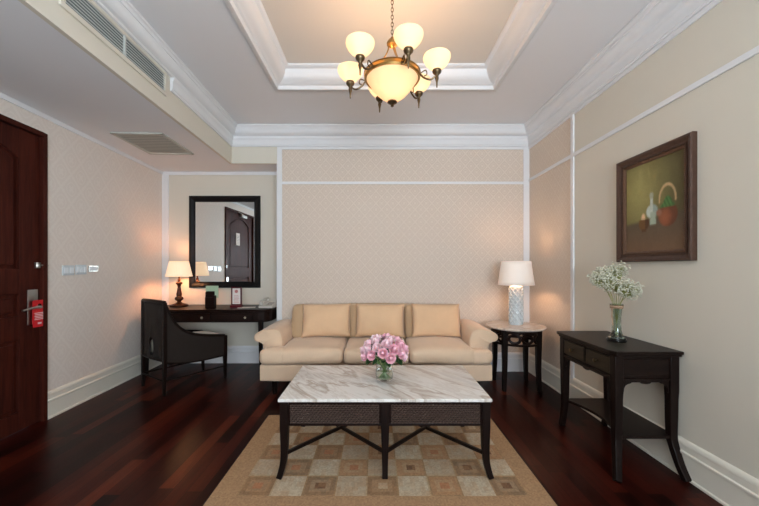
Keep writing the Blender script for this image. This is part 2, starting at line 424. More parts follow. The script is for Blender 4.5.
# upper part of the cornice runs all round; the flat lower band stops at the air grille
prof = [(0, 2.815), (0.028, 2.815), (0.030, 2.828)]+arc((0.034, 2.83), (0.082, 2.888), -0.012)+[(0.082, 2.897), (0.09, 2.90)]+arc((0.09, 2.902), (0.105, 2.925), 0.006, 4)+[(0.105, ZC-0.002), (0, ZC-0.002)]
struct(ring_mold(room, prof).build('trim_1', M['white']))
band = [(0, 2.706), (0.014, 2.706), (0.016, 2.712), (0.016, 2.722), (0.022, 2.726), (0.022, 2.76)]+arc((0.022, 2.765), (0.034, 2.80), 0.004, 4)+[(0.034, 2.8155), (0, 2.8155)]
YG = 2.80
r2 = [(XB(YG)+0.001, YG), (XB(YG)+0.09, YG), (XB(YG)+0.09, YF), (XR-0.001, YF), (XR-0.001, YB-0.001), (XB(YB)+0.001, YB-0.001)]
def run(pts, prof, name, mat):
    """open mitred moulding along pts, room on the left-hand side"""
    n = len(pts); P = [Vector(p) for p in pts]; vs = []; mm = len(prof)
    for i in range(n):
        d1 = (P[i]-P[i-1]).normalized() if i else (P[1]-P[0]).normalized()
        d2 = (P[i+1]-P[i]).normalized() if i < n-1 else d1
        n1, n2 = Vector((-d1.y, d1.x)), Vector((-d2.y, d2.x)); k = (n1+n2)/(1+n1.dot(n2))
        for (p, z) in prof: q = P[i]+k*p; vs.append((q.x, q.y, z))
    fs = [(i*mm+j, (i+1)*mm+j, (i+1)*mm+(j+1) % mm, i*mm+(j+1) % mm) for i in range(n-1) for j in range(mm)]
    fs += [tuple(range(mm)), tuple((n-1)*mm+j for j in range(mm))[::-1]]
    return struct(MB().add(vs, fs).build(name, mat))
run([(XR-0.001, YF+0.01), (XR-0.001, YB-0.001), (XB(YB)+0.001, YB-0.001), (XB(YG)+0.001, YG)], band, 'trim_2', M['white'])
# tray cornice (projects into the recess)
tray = [(TX0, TY0), (TX1, TY0), (TX1, TY1), (TX0, TY1)]
prof = [(-0.032, ZC+0.001), (-0.032, ZC-0.014), (-0.020, ZC-0.020), (0.006, ZC-0.020), (0.010, ZC-0.008), (0.012, ZC+0.012), (0.026, ZC+0.016)]+arc((0.03, ZC+0.02), (0.10, ZC+0.105), -0.016)+[(0.104, ZC+0.118), (0.118, ZC+0.124), (0.132, ZT-0.012), (0.132, ZT-0.001), (0.0, ZT-0.001), (0.0, ZC+0.001)]
struct(ring_mold(tray, prof).build('trim_3', M['white']))

# flat strips: picture rails, corner strips
m = MB(); e = 0.012
m.box(XA, XR, YB-e, YB+0.001, 2.254, 2.286)                 # rail on the back wall
m.box(XA, XR, YB-e, YB+0.001, 2.672, 2.704)
m.box(XA-0.004, XA+0.055, YB-e-0.002, YB+0.001, 0.2, 2.704)
m.box(XR-0.07, XR, YB-e-0.002, YB+0.001, 0.2, 2.704)
struct(m.build('trim_4', M['white'], bev=0.003, smooth=0))
m = MB()
m.box(XR-e, XR+0.001, YF, YB-0.012, 2.283, 2.318); m.box(XR-e, XR+0.001, YF, YB-0.012, 2.672, 2.704)
m.box(XR-e-0.002, XR+0.001, YP-0.035, YP+0.01, 0.2, 2.7)
struct(m.build('trim_5', M['white'], bev=0.003, smooth=0))
m = MB()
m.box(XL(YA), XA, YA-e, YA+0.001, ZS-0.045, ZS-0.001); m.box(XL(YA), XL(YA)+0.085, YA-e-0.002, YA+0.001, 0.2, ZS-0.04)
struct(m.build('trim_6', M['white'], bev=0.003, smooth=0))
m = MB()
m.prism([(XL(YF), YF), (XL(YF)+e, YF), (XL(YA)+e, YA), (XL(YA), YA)], ZS-0.04, ZS-0.001)
struct(m.build('trim_7', M['white'], bev=0.003, smooth=0))
m = MB(); m.box(XA-e, XA+0.001, YB-0.002, YB+0.05, 0.2, ZS-0.001)
struct(m.build('trim_8', M['white'], bev=0.003, smooth=0))
# baseboards
bp = [(0, 0), (0.024, 0), (0.024, 0.012), (0.016, 0.018), (0.016, 0.135), (0.022, 0.14), (0.022, 0.152), (0.014, 0.158), (0.014, 0.19)]+arc((0.016, 0.192), (0.006, 0.222), -0.003, 4)+[(0, 0.225)]
run([(XR, YF), (XR, YB-0.001)], bp, 'baseboard_right', M['ivory'])
run([(XR, YB), (XA, YB), (XA, YA)], bp, 'baseboard_back', M['white'])
run([(XA, YA), (XL(YA), YA)], bp, 'baseboard_alcove', M['white'])
run([(XL(YA), YA), (XL(D1), D1)], bp, 'baseboard_left', M['ivory'])
run([(XL(D0), D0), (XL(YF), YF)], bp, 'baseboard_left_near', M['ivory'])

# ---------------------------------------------------------------- door (local: +y along the wall, +x into the room)
door = struct(bpy.data.objects.new('door_1', None)); COL.objects.link(door)
door.location = (XL(D1), D1, 0); door.rotation_euler = (0, 0, AL)
W = D1-D0
m = MB(); cw = 0.036
m.box(-0.10, 0.018, -cw, 0, 0, ZD); m.box(-0.10, 0.018, -W, -W+cw, 0, ZD); m.box(-0.10, 0.018, -W+cw, -cw, ZD-cw, ZD)
m.build('door_frame', M['doorw'], door, bev=0.004, smooth=0)
y1, y0 = -cw-0.004, -W+cw+0.004; zt = ZD-cw-0.004; sx = -0.012
m = MB(); m.box(-0.055, sx-0.022, y0, y1, 0.008, zt)
st = 0.165; ya, yb = y0+st, y1-st
def archz(y, base, rise): t = (y-ya)/(yb-ya)*2-1; return base+rise*(1-t*t)
# raised stiles and rails round the sunk panels
m.box(sx-0.022, sx, y0, ya, 0.008, zt); m.box(sx-0.022, sx, yb, y1, 0.008, zt)
for z0, z1 in ((0.008, 0.15), (0.70, 0.88), (1.05, 1.24)): m.box(sx-0.022, sx, ya, yb, z0, z1)
n = 16; poly = [(ya, zt)]+[(lerp(ya, yb, i/n), archz(lerp(ya, yb, i/n), 2.08, 0.13)) for i in range(n+1)]+[(yb, zt)]
m.prism(poly[::-1], sx-0.022, sx, 'YZ')
dp = m.build('door_panel', M['doorw'], door, bev=0.004, smooth=0)
m = MB()
for z0, z1 in ((0.15, 0.70), (0.88, 1.05)):
    m.box(sx-0.022, sx-0.006, ya+0.035, yb-0.035, z0+0.03, z1-0.03)
poly = [(ya+0.035, 1.27), (yb-0.035, 1.27)]+[(lerp(yb-0.035, ya+0.035, i/n), archz(lerp(yb-0.035, ya+0.035, i/n), 2.04, 0.13)) for i in range(n+1)]
m.prism(poly, sx-0.022, sx-0.006, 'YZ')
m.build('raised_field', M['doorw'], dp, bev=0.006, smooth=0)
hy = y1-0.064
hd = MB().box(sx, sx+0.008, hy-0.042, hy+0.042, 0.80, 1.075).build('lock_plate', M['chrome'], door, bev=0.003, smooth=0)
m = MB(); m.tube([(sx+0.006, hy+0.015, 0.935), (sx+0.052, hy+0.015, 0.935)], 0.011, 12)
m.tube([(sx+0.052, hy+0.02, 0.935), (sx+0.054, hy-0.03, 0.936), (sx+0.054, hy-0.09, 0.930), (sx+0.05, hy-0.13, 0.922)], [0.010, 0.009, 0.008, 0.008], 10)
m.build('door_handle', M['chrome'], door)
m = MB(); m.box(sx, sx+0.012, y1-0.045, y1-0.002, 1.245, 1.29); m.tube([(sx+0.018, y1-0.03, 1.268), (sx+0.022, y1+0.05, 1.266)], 0.006, 8)
m.build('door_guard', M['chrome'], door)
m = MB(); m.lathe([(0.0, 0), (0.012, 0.0), (0.012, 0.04), (0.016, 0.045), (0.016, 0.055), (0, 0.056)], 14, (0, 0, 0))
o = m.build('door_stop', M['chrome'], door, loc=(sx+0.001, y1-0.42, 0.045)); o.rotation_euler = (0, R(90), 0)
m = MB(); m.box(sx, sx+0.05, y0+0.35, y0+0.6, zt-0.06, zt-0.01); m.tube([(sx+0.04, y0+0.42, zt-0.035), (sx+0.08, y0+0.55, zt-0.03), (0.02, y0+0.7, zt+0.02)], 0.008, 8)
m.build('door_closer', M['chrome'], door, bev=0.003)
# objects hung on the door
def wallpt(y, off=0.0): return (XL(y)+off, y)
t = thing('door_hanger_sign', 'red card sign hanging from the steel lever handle of the dark door', 'sign', (XL(D1), D1, 0), AL)
m = MB(); cy = hy+0.038; zc0, zc1 = 0.775, 0.99
hole_r = 0.021; cz = 0.94; px_ = sx+0.022; m_f = []
n = 40; out = []; inn = []
for i in range(n):
    a = 2*PI*i/n; dx, dz = math.cos(a), math.sin(a); hx = 0.060
    k = min(hx/abs(dx) if abs(dx) > 1e-6 else 9, ((zc1-cz) if dz > 0 else (cz-zc0))/abs(dz) if abs(dz) > 1e-6 else 9)
    out.append((cy+dx*k, cz+dz*k)); inn.append((cy+dx*hole_r, cz+dz*hole_r))
vs = [(px_, y, z) for y, z in out]+[(px_, y, z) for y, z in inn]
m.add(vs, [(i, (i+1) % n, n+(i+1) % n, n+i) for i in range(n)])
m.build('card', M['red'], t, solid=0.0016, smooth=0)
m = MB()
for k in range(5):
    z = 0.884-k*0.0125; s_ = 0.004*(k % 2); m.box(px_+0.0012, px_+0.0018, cy-0.044+s_, cy+0.044-s_, z, z+0.0055)
m.box(px_+0.0012, px_+0.0018, cy-0.016, cy+0.016, 0.798, 0.811)
m.build('lettering', M['whiteink'], t, smooth=0)
t = thing('door_notice', 'small white printed notice fixed high on the dark door, seen in the mirror', 'notice', (XL(D1), D1, 0), AL)
MB().box(sx-0.004, sx+0.004, -0.62, -0.46, 1.68, 1.92).build('board', M['paper'], t, bev=0.002, smooth=0)
m = MB()
for k in range(6): m.box(sx+0.004, sx+0.0048, -0.60, -0.48, 1.71+k*0.03, 1.718+k*0.03)
m.build('print', M['phonek'], t, smooth=0)

# light switches on the left wall
def switch(y, z, wy, hz, n, label, steel=False):
    t = thing('light_switch', label, 'light switch', (XL(y), y, z), AL, None)
    MB().box(0, 0.010, -wy/2, wy/2, -hz/2, hz/2).build('plate', M['chrome'] if steel else M['plate'], t, bev=0.003, smooth=0)
    for k in range(n):
        a = -wy/2+wy*(k+0.14)/n; b = -wy/2+wy*(k+0.86)/n
        MB().box(0.010, 0.016, a, b, -hz*0.3, hz*0.3).build('rocker', M['rocker'], t, bev=0.002, smooth=0)
switch(3.005, 1.225, 0.12, 0.088, 2, 'pale wall switch nearest the door, first in the row of three')
switch(3.142, 1.230, 0.12, 0.088, 3, 'pale wall switch in the middle of the row of three')
switch(3.290, 1.238, 0.12, 0.062, 1, 'slim shiny metal wall control, farthest from the door in the row of three', True)

# ---------------------------------------------------------------- air vents
t = thing('air_grille', 'long slatted air grille on the side of the lowered bulkhead', 'air vent', (XB(2.706), 2.706, 0), AB)
L = 0.90; z0, z1 = 2.655, 2.79
m = MB(); m.box(0, 0.014, -L-0.03, 0.03, z0-0.03, z0); m.box(0, 0.014, -L-0.03, 0.03, z1, 2.814)
m.box(0, 0.016, 0, 0.03, z0, z1); m.box(0, 0.016, -L-0.03, -L, z0, z1)
m.build('frame', M['cream'], t, bev=0.003, smooth=0)
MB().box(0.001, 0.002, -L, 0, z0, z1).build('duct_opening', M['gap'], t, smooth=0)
m = MB(); N = 7
for k in range(N):
    z = z0+(k+0.5)*(z1-z0)/N; m.add([(0.003, -L, z+0.003), (0.012, -L, z-0.004), (0.012, 0, z-0.004), (0.003, 0, z+0.003),
        (0.003, -L, z+0.010), (0.012, -L, z+0.003), (0.012, 0, z+0.003), (0.003, 0, z+0.010)], [(0,1,2,3),(7,6,5,4),(0,4,5,1),(1,5,6,2),(2,6,7,3),(3,7,4,0)])
m.build('slats', M['grille'], t, smooth=0)
MB().box(0.003, 0.015, -L/2-0.008, -L/2+0.008, z0, z1).build('divider', M['grille'], t, smooth=0)
t = thing('ceiling_vent', 'square grey louvred vent set in the lowered soffit above the desk corner', 'air vent', (-2.24, 3.455, ZS-0.012), R(2))
a, b = 0.24, 0.295
m = MB(); m.box(-a, a, -b, -b+0.03, 0, 0.012); m.box(-a, a, b-0.03, b, 0, 0.012); m.box(-a, -a+0.03, -b, b, 0, 0.012); m.box(a-0.03, a, -b, b, 0, 0.012)
m.build('frame', M['grilled'], t, bev=0.002, smooth=0)
MB().box(-a+0.02, a-0.02, -b+0.02, b-0.02, 0.009, 0.0115).build('backing', M['gap2'], t, smooth=0)
m = MB(); N = 12
for k in range(N):
    y = -b+0.03+(k+0.5)*(2*b-0.06)/N; m.add([(-a+0.03, y-0.02, 0.003), (a-0.03, y-0.02, 0.003), (a-0.03, y+0.020, 0.008), (-a+0.03, y+0.020, 0.008)], [(0, 1, 2, 3)])
m.build('louvres', M['grilled'], t, smooth=0, solid=0.001)

# ---------------------------------------------------------------- rug
RX0, RX1, RY0, RY1 = -0.897, 0.941, 1.69, 2.845
def h2(i, j, k=0): return math.modf(abs(math.sin(i*127.1+j*311.7+k*74.7)*43758.5453))[0]
def rugcol(x, y):
    u, v = (x+0.755)/0.176, (y-1.838)/0.176; i, j = math.floor(u), math.floor(v)
    n = 0.86+0.28*h2(int(x*170), int(y*170))
    base = (S(161, 127, 94)); c = base
    if 0 <= i < 9 and 0 <= j < 5:
        fu, fv = abs(u-i-0.5)*2, abs(v-j-0.5)*2; d = max(fu, fv); r = h2(i, j)
        if (i+j) % 2 == 0:
            pal = [(S(136, 106, 78), S(152, 122, 92)), (S(164, 126, 92), S(170, 138, 106)), (S(128, 104, 80), S(148, 124, 98))][int(r*3)]
            c = pal[0] if d > 0.62 else pal[1]
            if d < 0.3: c = [S(166, 112, 80), S(178, 156, 128), S(112, 82, 60)][int(h2(i, j, 5)*3)]
            if d > 0.93: c = S(150, 122, 90)
        else:
            c = S(184, 168, 144) if r > 0.3 else S(174, 156, 132)
            if d > 0.95: c = S(168, 146, 116)
        p = h2(int(x*40), int(y*25), 2)
        c = tuple(lerp(a_, b_, 0.40*p) for a_, b_ in zip(c, S(168, 126, 88)))
    else:
        p = h2(int(x*18), int(y*60), 3); c = tuple(lerp(a_, b_, 0.3*p) for a_, b_ in zip(c, S(174, 138, 102)))
    return (c[0]*n, c[1]*n, c[2]*n, 1)
nx, ny = 210, 132
m = MB(); zt_ = 0.014
m.grid(lambda u, v: (lerp(RX0, RX1, u), lerp(RY0, RY1, v), zt_), nx, ny)
m.grid(lambda u, v: (lerp(RX0, RX1, u), RY0, zt_*(1-v)), nx, 1); m.grid(lambda u, v: (lerp(RX0, RX1, u), RY1, zt_*v), nx, 1)
m.grid(lambda u, v: (RX0, lerp(RY0, RY1, u), zt_*v), ny, 1); m.grid(lambda u, v: (RX1, lerp(RY0, RY1, u), zt_*(1-v)), ny, 1)
o = m.build('area_rug', M['rug'], smooth=0, loc=(0, 0, 0.0005))
me = o.data; ca = me.color_attributes.new('Col', 'FLOAT_COLOR', 'CORNER')
for p in me.polygons:
    c = rugcol(p.center.x, p.center.y)
    for li in p.loop_indices: ca.data[li].color = c
tag(o, 'beige woven rug with checkered squares under the coffee table', 'rug')

# ---------------------------------------------------------------- sofa
t = thing('sofa', 'three-seat tan velvet sofa with rolled arms against the wallpapered wall', 'sofa', (0.0, 3.26, 0))
def puff(amount):
    def f(p, h):
        u, v = p.x/h[0], p.y/h[1]; k = (1-u*u)*(1-v*v)
        return (p.x, p.y, p.z+amount*k*(1 if p.z > 0 else 0))
    return f
MB().rbox((0, 0.39, 0.235), (1.121, 0.39, 0.083), 0.02, 8).build('base', M['sofa'], t)
for x, nm in ((-1.0, 0), (1.0, 0)):
    for y in (0.1, 0.68):
        MB().lathe([(0.018, 0), (0.022, 0.02), (0.032, 0.16)], 14, (x, y, 0)).build('leg', M['darkz'], t)
# rolled arms
def arm(sgn, name):
    ix = 0.937; prof = [(ix, 0.30), (ix, 0.50), (ix+0.008, 0.56), (ix+0.03, 0.603), (ix+0.075, 0.630), (ix+0.13, 0.632), (ix+0.19, 0.620), (ix+0.245, 0.600),
                        (ix+0.283, 0.575), (ix+0.296, 0.545), (ix+0.282, 0.518), (ix+0.25, 0.508), (ix+0.215, 0.492), (ix+0.195, 0.46), (ix+0.186, 0.40), (ix+0.176, 0.30)]
    pts = curve([(sgn*x, 0, z) for x, z in prof], 3); cx, cz_ = sgn*(ix+0.11), 0.48
    m = MB(); ys = [(0.145, 0.90), (0.150, 0.955), (0.165, 0.99), (0.19, 1.0), (0.45, 1.0), (0.76, 1.0), (0.79, 0.97)]
    rows = []
    for y, k in ys:
        rise = 0.014*(y-0.15)
        rows.append([(cx+(p.x-cx)*k, y, cz_+(p.z-cz_)*(k if p.z > 0.34 else 1)+rise) for p in pts])
    n = len(pts); vs = [p for r in rows for p in r]; fs = []
    for j in range(len(ys)-1):
        for i in range(n): k = (i+1) % n; fs.append((j*n+i, j*n+k, (j+1)*n+k, (j+1)*n+i))
    fs += [tuple(range(n)), tuple((len(ys)-1)*n+i for i in range(n))]
    m.add(vs, fs); return m.build(name, M['sofa'], t, smooth=50)
arm(-1, 'arm'); arm(1, 'arm')
# back
def backfn(p, h):
    z = p.z+(0.012*math.cos(p.x*3.1) if p.z > 0 else 0); return (p.x, p.y+0.05*(p.z/h[2]), z)
MB().rbox((0, 0.715, 0.575), (0.985, 0.070, 0.245), 0.06, 14, backfn).build('backrest', M['sofashaded'], t)
for x in (-0.645, 0.0, 0.645):
    def bf(p, h): return (p.x, p.y+0.06*(p.z/h[2])-0.012*(1-(p.x/h[0])**2) * (1 if p.y < 0 else 0), p.z)
    MB().rbox((x, 0.64, 0.64), (0.318, 0.07, 0.185), 0.055, 10, bf).build('back_cushion', M['sofashaded'], t)
# seat cushions, the outer two wrap in front of the arms
def seatfn(a):
    def f(p, h):
        u, v = p.x/h[0], p.y/h[1]; k = max(0, 1-u*u)**0.6*max(0, 1-abs(v)**3)
        z = p.z+(a*k if p.z > 0 else -0.004*k)+0.003*math.sin(p.x*17+p.y*9)
        return (p.x, p.y-(0.006*k if v < -0.8 else 0), z)
    return f
for x0, x1, ear in ((-0.94, -0.318, -1), (-0.312, 0.318, 0), (0.324, 0.95, 1)):
    m = MB(); m.rbox(((x0+x1)/2, 0.285, 0.395), ((x1-x0)/2, 0.325, 0.074), 0.052, 12, seatfn(0.024 if ear < 1 else 0.034))
    if ear: m.rbox((ear*(0.985 if ear < 0 else 1.008), 0.052 if ear < 0 else 0.05, 0.394 if ear < 0 else 0.388), (0.133 if ear < 0 else 0.112, 0.092 if ear < 0 else 0.088, 0.073 if ear < 0 else 0.066), 0.052, 10, seatfn(0.008))
    m.build('seat_cushion', M['sofa'], t, smooth=60)

def pillow_mb(w_, h_, T, seed):
    m = MB(); random.seed(seed); ph = random.random()*6; nn = 22
    for sg in (-1, 1):
        def fn(a, b):
            u, v = 2*a-1, 2*b-1
            x = u*w_/2*(1-0.045*(1-v*v)*0+0.02*abs(v)**4-0.03*(1-v*v)*abs(u)**3); z = v*h_/2*(1-0.035*(1-u*u)*abs(v)**3+0.02*abs(u)**4)
            tt = T/2*(max(0, 1-abs(u)**3.2)*max(0, 1-abs(v)**3.2))**0.5
            tt *= 1+0.05*math.sin(u*7+ph)*math.cos(v*6+ph)
            return (x, sg*tt, z)
        m.grid(fn, nn, nn)
    return m
for i, (x, lab) in enumerate(((-0.55, 'plump apricot velvet pillow at the desk end of the sofa'), (0.045, 'plump apricot velvet pillow in the middle of the sofa, behind the roses'), (0.662, 'plump apricot velvet pillow at the side-table end of the sofa'))):
    o = pillow_mb(0.53, 0.365, 0.15, i).build('throw_pillow', M['pillow'], None, (x, 3.76, 0.667), 0, smooth=80)
    o.rotation_euler = (R(-16), R((-1, 0.5, 0.7)[i]), 0); tag(o, lab, 'pillow', 'pillows on the sofa')

# ---------------------------------------------------------------- coffee table
t = thing('coffee_table', 'rectangular coffee table with white marble top on dark curved legs', 'coffee table', (0.053, 2.325, 0.014))
hx, hy_ = 0.626, 0.345; zb = 0.450
MB().box(-hx, hx, -hy_, hy_, zb, zb+0.019).build('tabletop', M['marble'], t, bev=0.004, smooth=0)
m = MB()
for y in (-hy_+0.02, hy_-0.045): m.box(-0.57, 0.57, y, y+0.025, 0.306, zb)
for x in (-0.595, 0.57): m.box(x, x+0.025, -0.30, 0.30, 0.306, zb)
for y in (-hy_+0.014, hy_-0.045):
    for z in (0.306, zb-0.014): m.box(-0.56, 0.56, y, y+0.031, z, z+0.014)
m.build('apron', M['darkx'], t, bev=0.002, smooth=0)
def weave(x0, x1, y, z0, z1, nm, par):
    m = MB(); n = 9; dz = (z1-z0)/n
    for k in range(n):
        z = z0+(k+0.5)*dz; N = 48
        m.tube([(lerp(x0, x1, i/N), y-0.003+0.003*(1 if (i+k) % 2 else -1), z) for i in range(N+1)], dz*0.44, 5)
    return m.build(nm, M['cane'], par)
M['cane2'] = plain('brown woven cane', S(62, 42, 32), 0.55, var=0.4, vs=150)
for x0, x1 in ((-0.555, -0.036), (0.036, 0.555)):
    o = weave(x0, x1, -hy_+0.014, 0.322, 0.434, 'woven_panel', t); o.data.materials[0] = M['cane2']
def cleg(x, y, sx_, sy_):
    pts = curve([(x, y, zb), (x, y, 0.30), (x, y, 0.17), (x+sx_*0.006, y+sy_*0.002, 0.09), (x+sx_*0.02, y+sy_*0.008, 0.03), (x+sx_*0.030, y+sy_*0.012, 0.0)], 4)
    rad = [0.024 if p.z > 0.3 else lerp(0.0165, 0.023, smoothstep(p.z/0.3)) for p in pts]
    return MB().tube(pts, rad, sq=True).build('leg', M['darkz'], t, bev=0.003, smooth=30)
for x, s1 in ((-0.592, -1), (0, 0), (0.592, 1)):
    for y, s2 in ((-0.318, -1), (0.318, 1)): cleg(x, y, s1, s2)
for bx in (-0.2875, 0.2875):
    for sy_ in (-1, 1):
        m = MB(); m.tube([(bx-0.29, -0.318*sy_, 0.145), (bx, 0, 0.145+0.002*sy_), (bx+0.29, 0.318*sy_, 0.145)], 0.0095, sq=True)
        m.build('stretcher', M['darkz'], t, bev=0.002, smooth=0)
ZTB = 0.014+zb+0.019

# ---------------------------------------------------------------- glass vase and roses
VXY = (0.058, 2.33)
t = thing('glass_vase', 'clear round glass vase holding pink roses on the marble table', 'vase', (VXY[0], VXY[1], ZTB))
m = MB(); m.lathe([(0, 0), (0.050, 0), (0.056, 0.006), (0.060, 0.03), (0.060, 0.07), (0.055, 0.10), (0.058, 0.115), (0.055, 0.115), (0.051, 0.10), (0.056, 0.07), (0.056, 0.03), (0.050, 0.012), (0, 0.010)], 40, cap=False)
m.build('glass_body', M['glassv'], t, smooth=60)
MB().lathe([(0, 0.0105), (0.0495, 0.0125), (0.0555, 0.03), (0.0555, 0.068), (0, 0.068)], 36, cap=False).build('water', M['water'], t, smooth=50)

def rose_mesh(seed, mat, Rr=0.031):
    random.seed(seed); m = MB(); H = Rr*1.25
    m.lathe([(0, 0), (Rr*0.3, Rr*0.15), (Rr*0.36, H*0.55), (Rr*0.2, H*0.85), (0, H*0.9)], 12, cap=False)
    for li, (n, r0, r1, top, curl) in enumerate(((3, 0.14, 0.30, 1.0, -0.05), (4, 0.2, 0.48, 1.0, 0.0), (5, 0.22, 0.70, 0.94, 0.10), (6, 0.25, 0.90, 0.80, 0.2), (6, 0.25, 1.04, 0.58, 0.26))):
        off = random.random()*6
        for k in range(n):
            a0 = off+2*PI*k/n; wd = 1.25*PI/n*(1.0+0.1*random.random()); tilt = random.uniform(-0.06, 0.06)
            def fn(u, v):
                uu = 2*u-1; a = a0+uu*wd*(0.35+0.65*math.sin(min(1, v*1.25)*PI/2))*(1 if v < 0.85 else 1-(v-0.85)*1.5)
                r = Rr*(r0+(r1-r0)*math.sin(v*PI/2)**0.8+curl*max(0, v-0.7)*1.6+0.05*uu)
                z = H*(0.05+(top+tilt)*v*(1-0.10*uu*uu)-curl*0.9*max(0, v-0.78))
                return (r*math.cos(a), r*math.sin(a), z-H*0.35)
            m.grid(fn, 6, 6)
    return m.mesh('blossom', mat, 80, recalc=False)
rose_meshes = [rose_mesh(k, M['petal'] if k % 3 else M['petal2']) for k in range(5)]
def leaf_into(m, base, d, L, wd, up=Vector((0, 0, 1))):
    d = d.normalized(); s_ = d.cross(up).normalized(); nrm = s_.cross(d)
    def fn(u, v):
        q = (2*v-1)*wd*math.sin(PI*min(1, u*0.96+0.02))**0.8
        return base+d*(L*u)+s_*q+nrm*(-0.35*L*u*u+abs(q)*0.3)
    m.grid(fn, 6, 4)
ctr = Vector((VXY[0], VXY[1], ZTB+0.185)); random.seed(4)
dirs = []
NR = 33
for k in range(NR):
    z = 1-(k+0.5)/NR*1.22; a = k*2.39996+0.6; r = math.sqrt(max(0, 1-z*z)); dirs.append(Vector((r*math.cos(a), r*math.sin(a), z)))
neck = Vector((VXY[0], VXY[1], ZTB+0.10))
for k, d in enumerate(dirs):
    p = ctr+Vector((d.x*0.138, d.y*0.130, d.z*0.100))
    rt = thing('rose', 'pink rose in the round bouquet on the marble coffee table', 'rose', p, 0, 'pink roses in the round bouquet')
    b = bpy.data.objects.new('blossom', rose_meshes[k % 5]); COL.objects.link(b); b.parent = rt
    dd = (d+Vector((0, 0, 0.25))).normalized(); b.rotation_euler = dd.to_track_quat('Z', 'Y').to_euler(); b.scale = (1, 1, 1)
    s_ = random.uniform(0.92, 1.08); b.scale = (s_, s_, s_)
    st_ = MB(); e_ = Vector((VXY[0]-d.x*0.03, VXY[1]-d.y*0.03, ZTB+0.016)); nk = neck+Vector((d.x*0.03, d.y*0.03, 0))
    st_.tube([q-p for q in curve([p-dd*0.02, lerp(p, nk, 0.6), nk, e_], 4)], 0.0022, 6); st_.build('stem', M['stem'], rt)
    lf = MB(); q = lerp(p, nk, 0.30)-p; sd = Vector((-d.y, d.x, 0)) if d.xy.length > 0.1 else Vector((1, 0, 0))
    leaf_into(lf, q, d*0.8+sd*0.7+Vector((0, 0, -0.1)), 0.05, 0.014); leaf_into(lf, q, d*0.8-sd*0.7+Vector((0, 0, -0.2)), 0.045, 0.013)
    leaf_into(lf, lerp(p, nk, 0.55)-p, d+Vector((0, 0, 0.0)), 0.05, 0.015)
    lf.build('leaves', M['leaf'], rt, smooth=80, recalc=False)

# ---------------------------------------------------------------- side table and lamp
t = thing('side_table', 'small round side table with beige marble top in the corner beside the sofa', 'side table', (1.478, 3.60, 0))
MB().lathe([(0, 0.618), (0.282, 0.618), (0.292, 0.624), (0.294, 0.632), (0.288, 0.640), (0, 0.640)], 64, cap=False).build('tabletop', M['marble2'], t, smooth=30)
m = MB()
m.lathe([(0.245, 0.585), (0.245, 0.618), (0.223, 0.618), (0.223, 0.585), (0.245, 0.585)], 64, cap=False)
m.lathe([(0.245, 0.462), (0.247, 0.482), (0.223, 0.482), (0.223, 0.462), (0.245, 0.462)], 64, cap=False)
m.build('apron_rings', M['darkx'], t, smooth=30)
m = MB(); N = 12
for k in range(N):
    a = 2*PI*k/N+0.1; u = Vector((math.cos(a), math.sin(a), 0)); tn = Vector((-u.y, u.x, 0)); c_ = u*0.234+Vector((0, 0, 0.534))
    m.tube([c_+tn*(0.052*math.cos(b))+Vector((0, 0, 0.042*math.sin(b))) for b in [2*PI*i/18 for i in range(19)]], 0.014, 6, cap=False)
m.build('oval_fretwork', M['darkx'], t)
for k in range(4):
    a = R(42+90*k); u = Vector((math.cos(a), math.sin(a), 0))
    pts = curve([u*0.236+Vector((0, 0, 0.615)), u*0.236+Vector((0, 0, 0.45)), u*0.236+Vector((0, 0, 0.22)), u*0.248+Vector((0, 0, 0.0))], 5)
    MB().tube(pts, [lerp(0.018, 0.028, p.z/0.615) for p in pts], sq=True).build('leg', M['darkz'], t, bev=0.003, smooth=30)

LX, LY = 1.507, 3.66
t = thing('table_lamp', 'white lattice-patterned ceramic lamp with white drum shade on the round side table', 'lamp', (LX, LY, 0.64))
m = MB(); m.lathe([(0, 0), (0.068, 0), (0.070, 0.008), (0.064, 0.016), (0.062, 0.39), (0.068, 0.40), (0.06, 0.408), (0.03, 0.415), (0, 0.416)], 40, cap=False)
body = m.build('base', M['ceramic'], t, smooth=40)
m = MB(); rr = 0.068
for s_ in (-1, 1):
    for k in range(9):
        a0 = 2*PI*k/9; m.tube([(rr*math.cos(a0+s_*q*0.21), rr*math.sin(a0+s_*q*0.21), 0.018+0.372*q/20) for q in range(21)], 0.0075, 6)
m.build('lattice', M['ceramic'], body)
m = MB(); m.tube([(0, 0, 0.41), (0, 0, 0.47)], 0.012, 10); m.build('socket', M['brass'], t)
def drum(r0, r1, z0, z1, mat, par, pleats=0, seg=96):
    m = MB(); n = 6
    def mod(a, z): return 1+(0.012*math.cos(a*pleats) if pleats else 0)
    prof = [(lerp(r0, r1, i/n), lerp(z0, z1, i/n)) for i in range(n+1)]
    m.lathe(prof, seg, cap=False, rmod=mod)
    sh = m.build('lamp_shade', mat, par, smooth=60, solid=0.002)
    for r_, z_ in ((r0, z0), (r1, z1)): MB().ring((0, 0, z_), r_, 0.003, 64, 6).build('shade_trim', mat, sh)
    return sh
drum(0.184, 0.150, 0.425, 0.675, M['shade'], t)
point('lamp_bulb', (0, 0, 0.54), 4.0, (1.0, 0.62, 0.38), 0.03, t)

# ---------------------------------------------------------------- console table on the right
t = thing('console_table', 'dark wooden console table with two drawers and lower shelf against the right wall', 'console table', (1.63, 2.37, 0))
